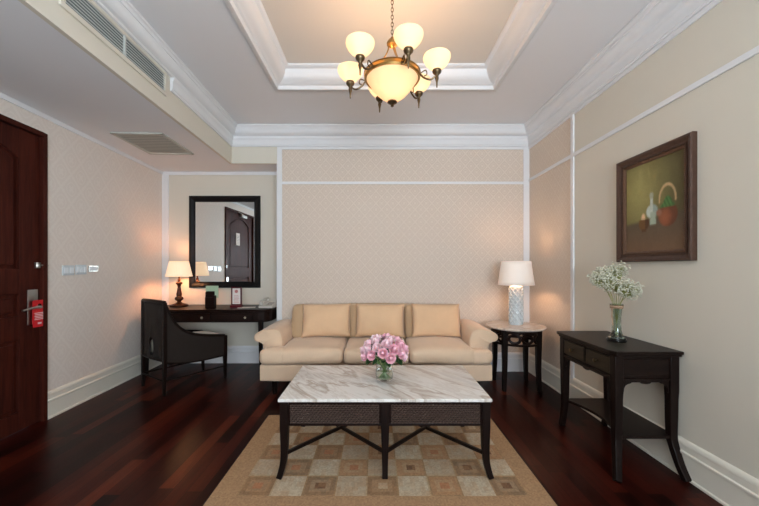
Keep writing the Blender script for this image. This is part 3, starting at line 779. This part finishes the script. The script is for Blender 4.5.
# local coordinates: x -0.21..0.21 (room side negative), y -0.34..0.34
ch = 0.045
top = [(-0.21+ch*0.4, -0.34), (0.212, -0.34), (0.212, 0.34), (-0.21+ch*0.4, 0.34), (-0.21, 0.34-ch), (-0.21, -0.34+ch)]
m = MB(); m.prism(top, 0.727, 0.746); m.prism([(x*0.965+0.003, y*0.975) for x, y in top], 0.712, 0.727)
m.build('tabletop', M['dark'], t, bev=0.005, smooth=0)
m = MB(); m.box(-0.165, 0.20, -0.295, 0.295, 0.572, 0.712)
m.box(-0.178, 0.205, -0.308, 0.308, 0.560, 0.574); m.box(-0.178, 0.205, -0.308, 0.308, 0.698, 0.712)
m.build('case', M['dark'], t, bev=0.003, smooth=0)
for a, b in ((-0.301, -0.294), (0.294, 0.301)): MB().box(-0.130, 0.160, a, b, 0.590, 0.690).build('end_panel', M['dark'], t, bev=0.004, smooth=0)
for y0_, y1_ in ((-0.262, -0.012), (0.012, 0.262)):
    d_ = MB().box(-0.176, -0.160, y0_, y1_, 0.588, 0.692).build('drawer', M['drawer'], t, bev=0.005, smooth=0)
    k_ = MB(); k_.lathe([(0, 0), (0.006, 0), (0.006, 0.012), (0.013, 0.018), (0.012, 0.026), (0, 0.029)], 14, cap=False)
    o = k_.build('knob', M['brassd'], d_, loc=(-0.176, (y0_+y1_)/2, 0.642)); o.rotation_euler = (0, R(-90), 0)
# scalloped brackets under the case
def scallop(a, b, zt2):
    L = b-a; half = [(0, 0), (0, -0.105), (0.008, -0.105), (0.010, -0.078), (0.016, -0.072), (0.018, -0.050), (0.026, -0.034), (0.040, -0.024), (0.056, -0.020), (0.062, -0.014), (0.075, -0.013)]
    p = [(a+x, zt2+z) for x, z in half[1:]]+[(b-x, zt2+z) for x, z in half[1:][::-1]]
    mid = (a+b)/2; p2 = p[:len(half)-1]+[(mid-0.035, zt2-0.013), (mid-0.024, zt2-0.021), (mid, zt2-0.024), (mid+0.024, zt2-0.021), (mid+0.035, zt2-0.013)]+p[len(half)-1:]
    return [(a, zt2)]+p2+[(b, zt2)]
m = MB(); m.prism(scallop(-0.27, 0.27, 0.562), -0.170, -0.156, 'YZ')
m.prism(scallop(-0.135, 0.165, 0.562), -0.298, -0.284, 'XZ'); m.prism(scallop(-0.135, 0.165, 0.562), 0.284, 0.298, 'XZ')
o = m.build('scalloped_apron', M['dark'], t, bev=0.002, smooth=0)
def conleg(x, y, dx, dy):
    pts = curve([(x, y, 0.71), (x, y, 0.5), (x, y, 0.24), (x+dx*0.012, y+dy*0.012, 0.17), (x+dx*0.05, y+dy*0.05, 0.07), (x+dx*0.09, y+dy*0.09, 0.0)], 5)
    rad = [0.0265 if p.z > 0.45 else lerp(0.019, 0.0245, smoothstep(p.z/0.45)) for p in pts]
    return MB().tube(pts, rad, sq=True).build('leg', M['darkz'], t, bev=0.004, smooth=30)
conleg(-0.155, -0.285, -0.75, -1.15); conleg(0.182, -0.285, 0.03, -1.15); conleg(-0.155, 0.285, 0.0, 0.5); conleg(0.182, 0.285, 0.03, 0.5)
sh = [(-0.165+0.085*(1-(2*i/16-1)**2), lerp(0.30, -0.30, i/16)) for i in range(17)]
m = MB(); m.prism(sh+[(0.20, -0.30), (0.20, 0.30)], 0.205, 0.225); m.build('shelf', M['dark'], t, bev=0.003, smooth=0)

# ---------------------------------------------------------------- waisted vase with gypsophila
VB = Vector((1.645, 2.325, 0.746))
t = thing('flared_vase', 'slim waisted green-grey glass vase with white filler flowers on the dark console', 'vase', VB)
m = MB(); m.lathe([(0, 0), (0.058, 0), (0.060, 0.008), (0.056, 0.020), (0.036, 0.045), (0.029, 0.075), (0.026, 0.12), (0.027, 0.17), (0.032, 0.215), (0.040, 0.255), (0.037, 0.255), (0.029, 0.215), (0.023, 0.17), (0.022, 0.12), (0.025, 0.075), (0.031, 0.045), (0.04, 0.022), (0, 0.016)], 32, cap=False)
m.build('glass_body', M['glassg'], t, smooth=60)
M['ribbon'] = plain('dusty pink ribbon', S(158, 126, 100), 0.6)
m = MB(); m.lathe([(0.0375, 0.226), (0.0405, 0.246)], 32, cap=False); m.tube([(-0.034, -0.005, 0.225), (-0.040, -0.01, 0.17), (-0.033, -0.012, 0.11)], 0.0035, 6)
m.build('ribbon', M['ribbon'], t, solid=0.001)
random.seed(11)
ctr2 = VB+Vector((-0.02, 0, 0.405))
for k in range(14):
    a = k*2.4; el = 0.15+0.85*((k*0.618) % 1); rr = math.sqrt(1-el*el*0.8)
    tip = ctr2+Vector((math.cos(a)*rr*0.10, math.sin(a)*rr*0.095, (el-0.50)*0.19))
    base = VB+Vector((math.cos(a+3)*0.010, math.sin(a+3)*0.010, 0.03)); lip = VB+Vector((math.cos(a)*0.017, math.sin(a)*0.017, 0.235))
    sp = thing('babys_breath_sprig', 'airy sprig of tiny white blossoms in the slim vase on the dark console', 'flower', base, 0, 'white filler flower sprigs in the slim vase')
    m = MB(); main = curve([base, lip, lerp(lip, tip, 0.5)+Vector((0, 0, 0.01)), tip], 5); m.tube([q-base for q in main], 0.0012, 5); fl = MB()
    for j in range(95):
        th_ = random.random()*2*PI; cp = random.uniform(-1, 1); sr = math.sqrt(1-cp*cp); rad = 0.074*random.random()**0.4
        q = tip+Vector((sr*math.cos(th_), sr*math.sin(th_), cp*0.85))*rad
        m.tube([lerp(lip, tip, 0.62)-base, lerp(tip, q, 0.4)-base-Vector((0, 0, 0.012)), q-base], 0.0006, 3, cap=False)
        c_ = q-base; s2 = random.uniform(0.0055, 0.0088)
        vs = [c_+Vector(v)*s2 for v in ((1, 0, 0), (-1, 0, 0), (0, 1, 0), (0, -1, 0), (0, 0, 0.8), (0, 0, -0.8))]
        fl.add(vs, [(0, 2, 4), (2, 1, 4), (1, 3, 4), (3, 0, 4), (2, 0, 5), (1, 2, 5), (3, 1, 5), (0, 3, 5)])
    m.build('stem', M['stem2'], sp); b = fl.build('blossoms', M['breath'], sp, smooth=0)

# ---------------------------------------------------------------- framed painting
t = thing('framed_painting', 'still life painting of pots and a white jug in a wide dark frame', 'painting', (XR, 2.262, 1.662))
hw, hh, fw = 0.308, 0.372, 0.085
def frame_ring(m, a, b, c_, d_, x0, x1):
    """rectangular ring, outer half sizes a,b at depth x0 -> inner c_,d_ at depth x1 (x toward the room is negative)"""
    o_ = [(-a, -b), (a, -b), (a, b), (-a, b)]; i_ = [(-c_, -d_), (c_, -d_), (c_, d_), (-c_, d_)]
    vs = [(x0, y, z) for y, z in o_]+[(x1, y, z) for y, z in i_]; m.add(vs, [(k, (k+1) % 4, 4+(k+1) % 4, 4+k) for k in range(4)])
m = MB()
steps = [(0, -0.001), (0, -0.030), (0.006, -0.036), (0.018, -0.034), (0.034, -0.022), (0.042, -0.020), (0.044, -0.026), (0.049, -0.026), (0.051, -0.001)]
for (i0, x0), (i1, x1) in zip(steps, steps[1:]): frame_ring(m, hw-i0, hh-i0, hw-i1, hh-i1, x0, x1)
fr = m.build('frame', M['frame'], t, smooth=0)
m = MB()
for (i0, x0), (i1, x1) in zip([(0.050, -0.022), (0.056, -0.024), (0.067, -0.016), (0.072, -0.012)], [(0.056, -0.024), (0.067, -0.016), (0.072, -0.012), (0.072, -0.003)]): frame_ring(m, hw-i0, hh-i0, hw-i1, hh-i1, x0, x1)
a, b = hw-0.058, hh-0.058
for s_ in (-1, 1):
    for k in range(46):
        y = lerp(-a, a, k/45); m.lathe([(0, -0.004), (0.0045, 0), (0, 0.004)], 6, (-0.023, y, s_*b), cap=False)
    for k in range(54):
        z = lerp(-b, b, k/53); m.lathe([(0, -0.004), (0.0045, 0), (0, 0.004)], 6, (-0.023, s_*a, z), cap=False)
m.build('beaded_lip', M['framei'], fr, smooth=0)
def paint(u, v):
    """u 0 at the end far from the camera, v 0 at the bottom"""
    v -= 0.03
    n = h2(int(u*90), int(v*90))*0.06+h2(int(u*14), int(v*14), 2)*0.05
    gl = math.exp(-((u-0.22)**2/0.22+(v-0.66)**2/0.22)); c = [lerp(a_, b_, gl) for a_, b_ in zip(S(78, 70, 46), S(146, 136, 84))]
    edge = 0.32+0.07*u
    if v < edge:
        k = smoothstep((edge-v)/0.05); tb = [lerp(a_, b_, v/0.35) for a_, b_ in zip(S(104, 80, 60), S(84, 74, 60))]; c = [lerp(a_, b_, k) for a_, b_ in zip(c, tb)]
    def E(cx, cy, rx, ry): return ((u-cx)/rx)**2+((v-cy)/ry)**2
    # white jug
    if E(0.485, 0.41, 0.10, 0.075) < 1: c = S(178, 186, 174) if u < 0.50 else S(138, 150, 140)
    if abs(u-0.50) < 0.045+0.02*(0.38-v)*4 and 0.26 < v < 0.40: c = S(150, 160, 140)
    if abs(u-0.475) < 0.022 and 0.46 < v < 0.56: c = S(176, 182, 170)
    if E(0.475, 0.585, 0.034, 0.035) < 1: c = S(150, 150, 130)
    # small brown cup with a pale thing in it
    if E(0.33, 0.35, 0.035, 0.05) < 1 and v > 0.33: c = S(206, 170, 130)
    if E(0.34, 0.29, 0.095, 0.085) < 1 and v < 0.335: c = S(104, 72, 38) if u < 0.36 else S(78, 50, 30)
    if abs(u-0.34) < 0.04 and 0.19 < v < 0.22: c = S(84, 56, 34)
    # terracotta pot with a green leaf and pale handle
    if E(0.735, 0.43, 0.115, 0.05) < 1 or E(0.74, 0.45, 0.07, 0.09) < 1: c = S(62, 96, 52) if (u*37+v*23) % 2 < 1.3 else S(84, 122, 66)
    d_ = E(0.735, 0.50, 0.13, 0.165)
    if 0.80 < d_ < 1.15 and v > 0.475: c = S(190, 158, 116)
    if E(0.74, 0.345, 0.15, 0.125) < 1 and v < 0.425:
        k = max(0, 1-E(0.69, 0.32, 0.13, 0.12)); c = [lerp(a_, b_, k) for a_, b_ in zip(S(96, 56, 38), S(142, 84, 56))]
    if E(0.60, 0.38, 0.045, 0.035) < 1: c = S(140, 98, 78)
    return tuple(min(1, max(0, q*1.3*(0.93+n*1.3))) for q in c[:3])+(1,)
a, b = hw-0.070, hh-0.070
m = MB(); m.grid(lambda u, v: (-0.006, lerp(a, -a, u), lerp(-b, b, v)), 110, 130)
o = m.build('canvas', M['canvas'], t, smooth=0)
me = o.data; ca = me.color_attributes.new('Col', 'FLOAT_COLOR', 'CORNER')
for p in me.polygons:
    u_, v_ = (a-p.center.y)/(2*a), (p.center.z+b)/(2*b); acc = [0, 0, 0]
    for du, dv, wt in ((0, 0, 0.28), (0.012, 0, 0.18), (-0.012, 0, 0.18), (0, 0.012, 0.18), (0, -0.012, 0.18)):
        q_ = paint(u_+du, v_+dv); acc = [x_+wt*y_ for x_, y_ in zip(acc, q_)]
    c = (*acc, 1)
    for li in p.loop_indices: ca.data[li].color = c

# ---------------------------------------------------------------- wall mirror
mx0, mx1, mz0, mz1 = -2.443, -1.513, 0.985, 2.187
t = thing('wall_mirror', 'tall black-framed mirror hanging above the writing desk', 'mirror', ((mx0+mx1)/2, YA, (mz0+mz1)/2))
a, b = (mx1-mx0)/2, (mz1-mz0)/2; m = MB()
def fring(m, a, b, i0, y0_, i1, y1_):
    vs = [(x*(a-i0), y0_, z*(b-i0)) for x, z in ((-1, -1), (1, -1), (1, 1), (-1, 1))]+[(x*(a-i1), y1_, z*(b-i1)) for x, z in ((-1, -1), (1, -1), (1, 1), (-1, 1))]
    m.add(vs, [(k, (k+1) % 4, 4+(k+1) % 4, 4+k) for k in range(4)])
for s0, s1 in zip([(0, -0.001), (0, -0.020), (0.008, -0.028), (0.030, -0.028), (0.062, -0.016), (0.076, -0.018), (0.080, -0.014)], [(0, -0.020), (0.008, -0.028), (0.030, -0.028), (0.062, -0.016), (0.076, -0.018), (0.080, -0.014), (0.080, -0.004)]):
    fring(m, a, b, s0[0], s0[1], s1[0], s1[1])
m.build('frame', M['black'], t, smooth=0)
MB().box(-a+0.07, a-0.07, -0.010, -0.006, -b+0.07, b-0.07).build('glass', M['mirror'], t, smooth=0)

# ---------------------------------------------------------------- writing desk
t = thing('writing_desk', 'dark wooden writing desk with two drawers filling the alcove below the mirror', 'desk', (-1.96, 4.18, 0))
fy, by = -0.27, 0.268; lx, rx = -0.745, 0.745
front = [(rx, by), (lx, by), (lx, fy)]+[(lerp(lx+0.15, rx-0.12, i/10), fy-0.012*math.sin(PI*i/10)) for i in range(11)]
front += [(rx-0.12+0.12*math.sin(R(k*15)), fy+0.15-0.15*math.cos(R(k*15))) for k in range(1, 7)]
def scaled(p, k): return [(x*(1-k/0.745), y*(1-k/0.27)) for x, y in p]
m = MB(); m.prism(front, 0.744, 0.766); m.prism(scaled(front, 0.010), 0.734, 0.745)
m.build('tabletop', M['darkx'], t, bev=0.004, smooth=0)
m = MB(); m.prism(scaled(front, 0.024), 0.615, 0.735); m.build('apron', M['darkx'], t, bev=0.003, smooth=0)
for x0_, x1_ in ((-0.46, 0.045), (0.065, 0.53)):
    n = 8; ff = [(lerp(x0_, x1_, i/n), -0.262-0.010*math.sin(PI*(lerp(x0_, x1_, i/n)+0.595)/1.22)) for i in range(n+1)]
    poly = ff+[(x, y+0.02) for x, y in ff[::-1]]
    d_ = MB().prism(poly, 0.632, 0.722).build('drawer', M['darkx'], t, bev=0.002, smooth=0)
    k_ = MB(); k_.lathe([(0, 0), (0.006, 0), (0.006, 0.010), (0.014, 0.018), (0.011, 0.027), (0, 0.03)], 14, cap=False)
    kx = -0.035 if x0_ < 0 else 0.46
    o = k_.build('knob', M['knob'], d_, loc=(kx, -0.2705, 0.675)); o.rotation_euler = (R(90), 0, 0)
for x, y in ((-0.70, -0.235), (-0.70, 0.235), (0.62, -0.225), (0.70, 0.235)):
    MB().tube([(x, y, 0.0), (x, y, 0.30), (x, y, 0.64)], [0.014, 0.019, 0.026], sq=True).build('leg', M['darkz'], t, bev=0.003, smooth=0)

# desk lamp
t = thing('desk_lamp', 'small lit lamp with pleated warm shade and turned dark base on the desk', 'lamp', (-2.452, 4.235, 0.766))
m = MB(); m.lathe([(0, 0), (0.100, 0), (0.106, 0.008), (0.104, 0.018), (0.090, 0.026), (0.050, 0.040), (0.030, 0.050), (0.022, 0.060), (0.026, 0.070), (0.044, 0.082), (0.050, 0.098), (0.046, 0.112), (0.028, 0.124), (0.030, 0.13), (0.032, 0.155), (0.024, 0.20), (0.017, 0.245), (0.018, 0.25), (0.026, 0.255), (0.018, 0.262), (0.030, 0.275), (0.040, 0.288), (0.030, 0.302), (0.014, 0.312), (0.018, 0.33), (0.010, 0.345), (0.008, 0.40), (0, 0.40)], 28, cap=False)
M['turned'] = wood('reddish turned wood', S(44, 22, 12), S(76, 40, 22), 0.2, 'Z')
m.build('base', M['turned'], t, smooth=40)
drum(0.146, 0.106, 0.375, 0.558, M['pleat'], t, pleats=46, seg=230)
point('desk_lamp_bulb', (0, 0, 0.455), 6.5, (1.0, 0.46, 0.22), 0.03, t)

# things on the desk
t = thing('leaflet_holder', 'dark brown holder with pale green card standing on the desk left of the red stand', 'card holder', (-1.968, 4.05, 0.766), R(-3))
m = MB(); m.box(-0.055, 0.055, -0.03, 0.03, 0, 0.012); m.box(-0.055, 0.055, -0.03, -0.022, 0.012, 0.13); m.box(-0.055, 0.035, 0.018, 0.026, 0.012, 0.20)
m.box(-0.055, -0.049, -0.022, 0.018, 0.012, 0.19); m.box(0.035, 0.055, -0.022, 0.026, 0.012, 0.15); m.box(-0.049, 0.035, -0.022, -0.018, 0.012, 0.20)
m.build('holder_body', M['darkx'], t, bev=0.003, smooth=0)
m = MB(); m.box(-0.078, 0.078, 0.028, 0.031, 0.12, 0.265); m.build('card', M['green'], t, smooth=0)
t = thing('notice_stand', 'dark red upright stand holding a white printed card on the desk', 'notice stand', (-1.690, 4.12, 0.766), R(2))
m = MB(); m.box(-0.068, 0.068, -0.035, 0.035, 0, 0.03); m.box(-0.062, -0.048, -0.01, 0.012, 0.03, 0.245); m.box(0.048, 0.062, -0.01, 0.012, 0.03, 0.245)
m.box(-0.048, 0.048, -0.01, 0.012, 0.03, 0.042); m.box(-0.048, 0.048, -0.01, 0.012, 0.233, 0.245); m.box(-0.05, 0.05, 0.006, 0.011, 0.04, 0.235)
m.build('stand_body', M['redd'], t, bev=0.003, smooth=0)
MB().box(-0.047, 0.047, -0.004, 0.004, 0.043, 0.232).build('card', M['paper'], t, smooth=0)
m = MB(); m.lathe([(0, -0.0006), (0.02, -0.0006), (0.02, 0.0006), (0, 0.0006)], 16, cap=False)
o = m.build('crest', M['pinkink'], t, loc=(0, -0.0047, 0.195)); o.rotation_euler = (R(90), 0, 0)
m = MB()
for k in range(6): m.box(-0.032+0.004*(k % 2), 0.032-0.004*(k % 3), -0.0052, -0.0042, 0.060+k*0.016, 0.0645+k*0.016)
m.build('print', M['pinkink'], t, smooth=0)
t = thing('telephone', 'pale push-button telephone at the sofa end of the desk', 'telephone', (-1.305, 4.14, 0.766), R(-8))
m = MB(); m.prism([(-0.10, 0.0), (0.10, 0.0), (0.10, 0.062), (0.06, 0.066), (-0.10, 0.026)], -0.085, 0.085, 'YZ'); 
o = m.build('body', M['phone'], t, bev=0.006, smooth=0)
m = MB()
for i in range(3):
    for j in range(4): y = -0.07+j*0.026; z = 0.026+(y+0.10)*0.25; m.box(0.0+i*0.024, 0.017+i*0.024, y, y+0.016, z-0.002, z+0.005)
m.build('keys', M['phonek'], o, smooth=0)
m = MB(); m.tube(curve([(-0.055, -0.10, 0.062), (-0.055, -0.06, 0.078), (-0.055, 0.05, 0.098), (-0.055, 0.10, 0.094)], 5), 0.017, 12)
m.lathe([(0, -0.022), (0.026, -0.022), (0.026, 0.002), (0, 0.006)], 16, (-0.055, -0.088, 0.062), cap=False); m.lathe([(0, -0.022), (0.026, -0.022), (0.026, 0.002), (0, 0.006)], 16, (-0.055, 0.088, 0.092), cap=False)
m.build('handset', M['phone'], t)
o = MB().box(-0.10, 0.10, -0.055, 0.055, 0, 0.003).build('notepad', M['paper'], None, (-1.56, 4.10, 0.767), R(14), smooth=0)
tag(o, 'white sheets of paper lying on the desk beside the telephone', 'paper')

# ---------------------------------------------------------------- armchair at the desk
t = thing('desk_chair', 'dark woven barrel armchair with swept arms drawn up to the writing desk', 'armchair', (-2.078, 3.716, 0), R(-34))
hw2 = 0.235; by_ = -0.32
topc = [(0.0, 0.905), (0.03, 0.82), (0.06, 0.752), (0.105, 0.680), (0.162, 0.622), (0.24, 0.572), (0.322, 0.541), (0.45, 0.512), (0.63, 0.482)]
botc = [(0.0, 0.318), (0.16, 0.282), (0.32, 0.266), (0.48, 0.262), (0.63, 0.262)]
tc_ = curve([(a, 0, b) for a, b in topc], 3); bc_ = curve([(a, 0, b) for a, b in botc], 4)
for s_ in (-1, 1):
    poly = [(by_+p.x, p.z) for p in tc_]+[(by_+p.x, p.z) for p in bc_[::-1]]
    x0_, x1_ = s_*(hw2-0.012), s_*(hw2+0.008)
    sd = MB().prism(poly, min(x0_, x1_), max(x0_, x1_), 'YZ').build('side_panel', M['cane'], t, smooth=0)
    m = MB(); m.tube([(s_*(hw2-0.002), by_+p.x, p.z) for p in tc_], 0.016, 8); m.tube([(s_*(hw2-0.002), by_+p.x, p.z) for p in bc_], 0.013, 8)
    m.build('arm_rail', M['darkz'], sd)
    MB().tube([(s_*(hw2-0.002), by_, 0.905), (s_*(hw2-0.002), by_, 0.32), (s_*(hw2-0.004), by_-0.005, 0.0)], [0.016, 0.018, 0.012], sq=True).build('leg', M['darkz'], t, bev=0.003, smooth=0)
    MB().tube([(s_*(hw2-0.002), by_+0.635, 0.485), (s_*(hw2-0.002), by_+0.635, 0.26), (s_*(hw2-0.006), by_+0.64, 0.0)], [0.019, 0.019, 0.011], sq=True).build('leg', M['darkz'], t, bev=0.003, smooth=0)
# back panel with an oval hand hole
m = MB(); n = 48; oc = 0.455; z0_, z1_ = 0.335, 0.905; ou = []; ii = []
for k in range(n):
    a = 2*PI*k/n+PI/n; dx, dz = math.cos(a), math.sin(a)
    kk = min(hw2/abs(dx), ((z1_-oc) if dz > 0 else (oc-z0_))/abs(dz)); ou.append((dx*kk, oc+dz*kk)); ii.append((0.052*dx, oc+0.10*dz))
for i_ in range(n): pass
def yb_(x): return by_-0.018*(1-(x/hw2)**2)
vs = [(x, yb_(x), z) for x, z in ou]+[(x, yb_(x), z) for x, z in ii]
m.add(vs, [(i, (i+1) % n, n+(i+1) % n, n+i) for i in range(n)])
bk = m.build('backrest', M['cane'], t, smooth=50, solid=0.012)
m = MB(); m.tube([(lerp(-hw2, hw2, i/12), yb_(lerp(-hw2, hw2, i/12)), 0.908+0.006*math.sin(PI*i/12)) for i in range(13)], 0.017, 8)
m.build('top_rail', M['darkz'], bk); m = MB(); m.tube([(lerp(-hw2, hw2, i/12), yb_(lerp(-hw2, hw2, i/12)), 0.335) for i in range(13)], 0.014, 8); m.build('bottom_rail', M['darkz'], bk); m = MB()
m.tube([(0.054*math.cos(2*PI*k/24), yb_(0)-0.0, oc+0.102*math.sin(2*PI*k/24)) for k in range(25)], 0.008, 6, cap=False)
m.build('hand_hole_rim', M['darkz'], bk)
m = MB(); m.box(-hw2+0.015, hw2-0.015, by_+0.02, by_+0.62, 0.30, 0.36); m.box(-hw2+0.015, hw2-0.015, by_+0.60, by_+0.63, 0.27, 0.37)
m.build('seat_frame', M['darkx'], t, bev=0.004, smooth=0)
MB().rbox((0, by_+0.345, 0.412), (hw2-0.02, 0.30, 0.085), 0.04, 8, puff(0.022)).build('seat_cushion', M['seatc'], t)
m = MB(); m.tube([(-hw2, by_-0.01, 0.14), (hw2, by_-0.01, 0.14)], 0.008, 6)
for s_ in (-1, 1): m.tube([(s_*hw2, by_-0.01, 0.14), (s_*hw2, by_+0.637, 0.14)], 0.008, 6)
m.build('stretcher', M['darkz'], t)

# ---------------------------------------------------------------- chandelier
CH = Vector((0.105, 2.2, 0))
t = thing('chandelier', 'brass chandelier with six lit glass bells around a large lit bowl', 'chandelier', (CH.x, CH.y, 2.48))
zr = ZT-2.48
m = MB(); m.lathe([(0, zr), (0.065, zr), (0.062, zr-0.015), (0.03, zr-0.035), (0.01, zr-0.045), (0, zr-0.045)], 28, cap=False); m.build('canopy', M['brassd'], t)
m = MB(); z = zr-0.045; k = 0
while z > 0.26:
    ax = 'Y'; c_ = (0, 0, z-0.013); pts = []
    for i in range(13):
        a = 2*PI*i/12; u, v = 0.008*math.cos(a), 0.016*math.sin(a); pts.append((u, 0, z-0.013+v) if k % 2 else (0, u, z-0.013+v))
    m.tube(pts, 0.0022, 5, cap=False); z -= 0.024; k += 1
m.build('chain', M['brassd'], t)
m = MB(); m.lathe([(0, 0.262), (0.010, 0.258), (0.012, 0.248), (0.026, 0.240), (0.036, 0.222), (0.034, 0.208), (0.018, 0.196), (0.008, 0.190), (0, 0.188)], 24, cap=False); m.build('hub', M['brass'], t)
for k in range(3):
    a = R(40+120*k); u = Vector((math.cos(a), math.sin(a), 0))
    m = MB(); m.tube(curve([u*0.018+Vector((0, 0, 0.215)), u*0.04+Vector((0, 0, 0.16)), u*0.10+Vector((0, 0, 0.085)), u*0.165+Vector((0, 0, 0.015))], 5), 0.0045, 8)
    m.build('support_rod', M['brass'], t)
m = MB(); m.lathe([(0.166, -0.014), (0.176, -0.016), (0.182, -0.006), (0.180, 0.014), (0.184, 0.018), (0.176, 0.026), (0.166, 0.022), (0.166, -0.014)], 72, cap=False)
m.build('ring_band', M['brass'], t)
m = MB(); pr = [(0, -0.158)]+[(0.168*(q/12)**0.62, -0.158+0.150*(q/12)**1.15) for q in range(1, 13)]
m.lathe(pr, 56, cap=False); m.build('glass_bowl', M['bowl'], t, smooth=80)
m = MB(); m.lathe([(0, -0.155), (0.030, -0.156), (0.032, -0.164), (0.018, -0.172), (0.009, -0.178), (0.011, -0.186), (0, -0.194)], 20, cap=False); m.build('finial', M['brassd'], t)
RA = 0.285
for k in range(6):
    a = R(-74+60*k); u = Vector((math.cos(a), math.sin(a), 0)); Z = Vector((0, 0, 1))
    m = MB(); m.tube(curve([u*0.178, u*0.205-Z*0.030, u*0.245-Z*0.046, u*0.275-Z*0.030, u*RA-Z*0.016], 5), 0.0062, 8)
    m.tube(curve([u*0.185+Z*0.004, u*0.215+Z*0.016, u*0.222-Z*0.010, u*0.205-Z*0.020], 5), 0.004, 6)
    am = m.build('arm', M['brassd'], t)
    m = MB(); c_ = u*RA; m.lathe([(0, -0.105), (0.004, -0.10), (0.006, -0.07), (0.012, -0.045), (0.010, -0.032), (0.014, -0.022), (0.026, -0.010), (0.029, 0.0), (0.027, 0.008), (0.0, 0.008)], 20, tuple(c_), cap=False)
    m.build('lamp_cup', M['brassd'], am)
    m = MB(); m.lathe([(0.022, 0.006), (0.032, 0.012), (0.052, 0.030), (0.071, 0.052), (0.081, 0.070), (0.085, 0.084), (0.084, 0.094), (0.081, 0.098)], 36, tuple(c_), cap=False)
    m.build('glass_shade', M['bell'], t, smooth=80)
    point('chandelier_bulb', tuple(c_+Z*0.07), 1.3, WARM, 0.03, t)
point('chandelier_bowl_bulb', (0, 0, -0.03), 2.6, WARM, 0.05, t)
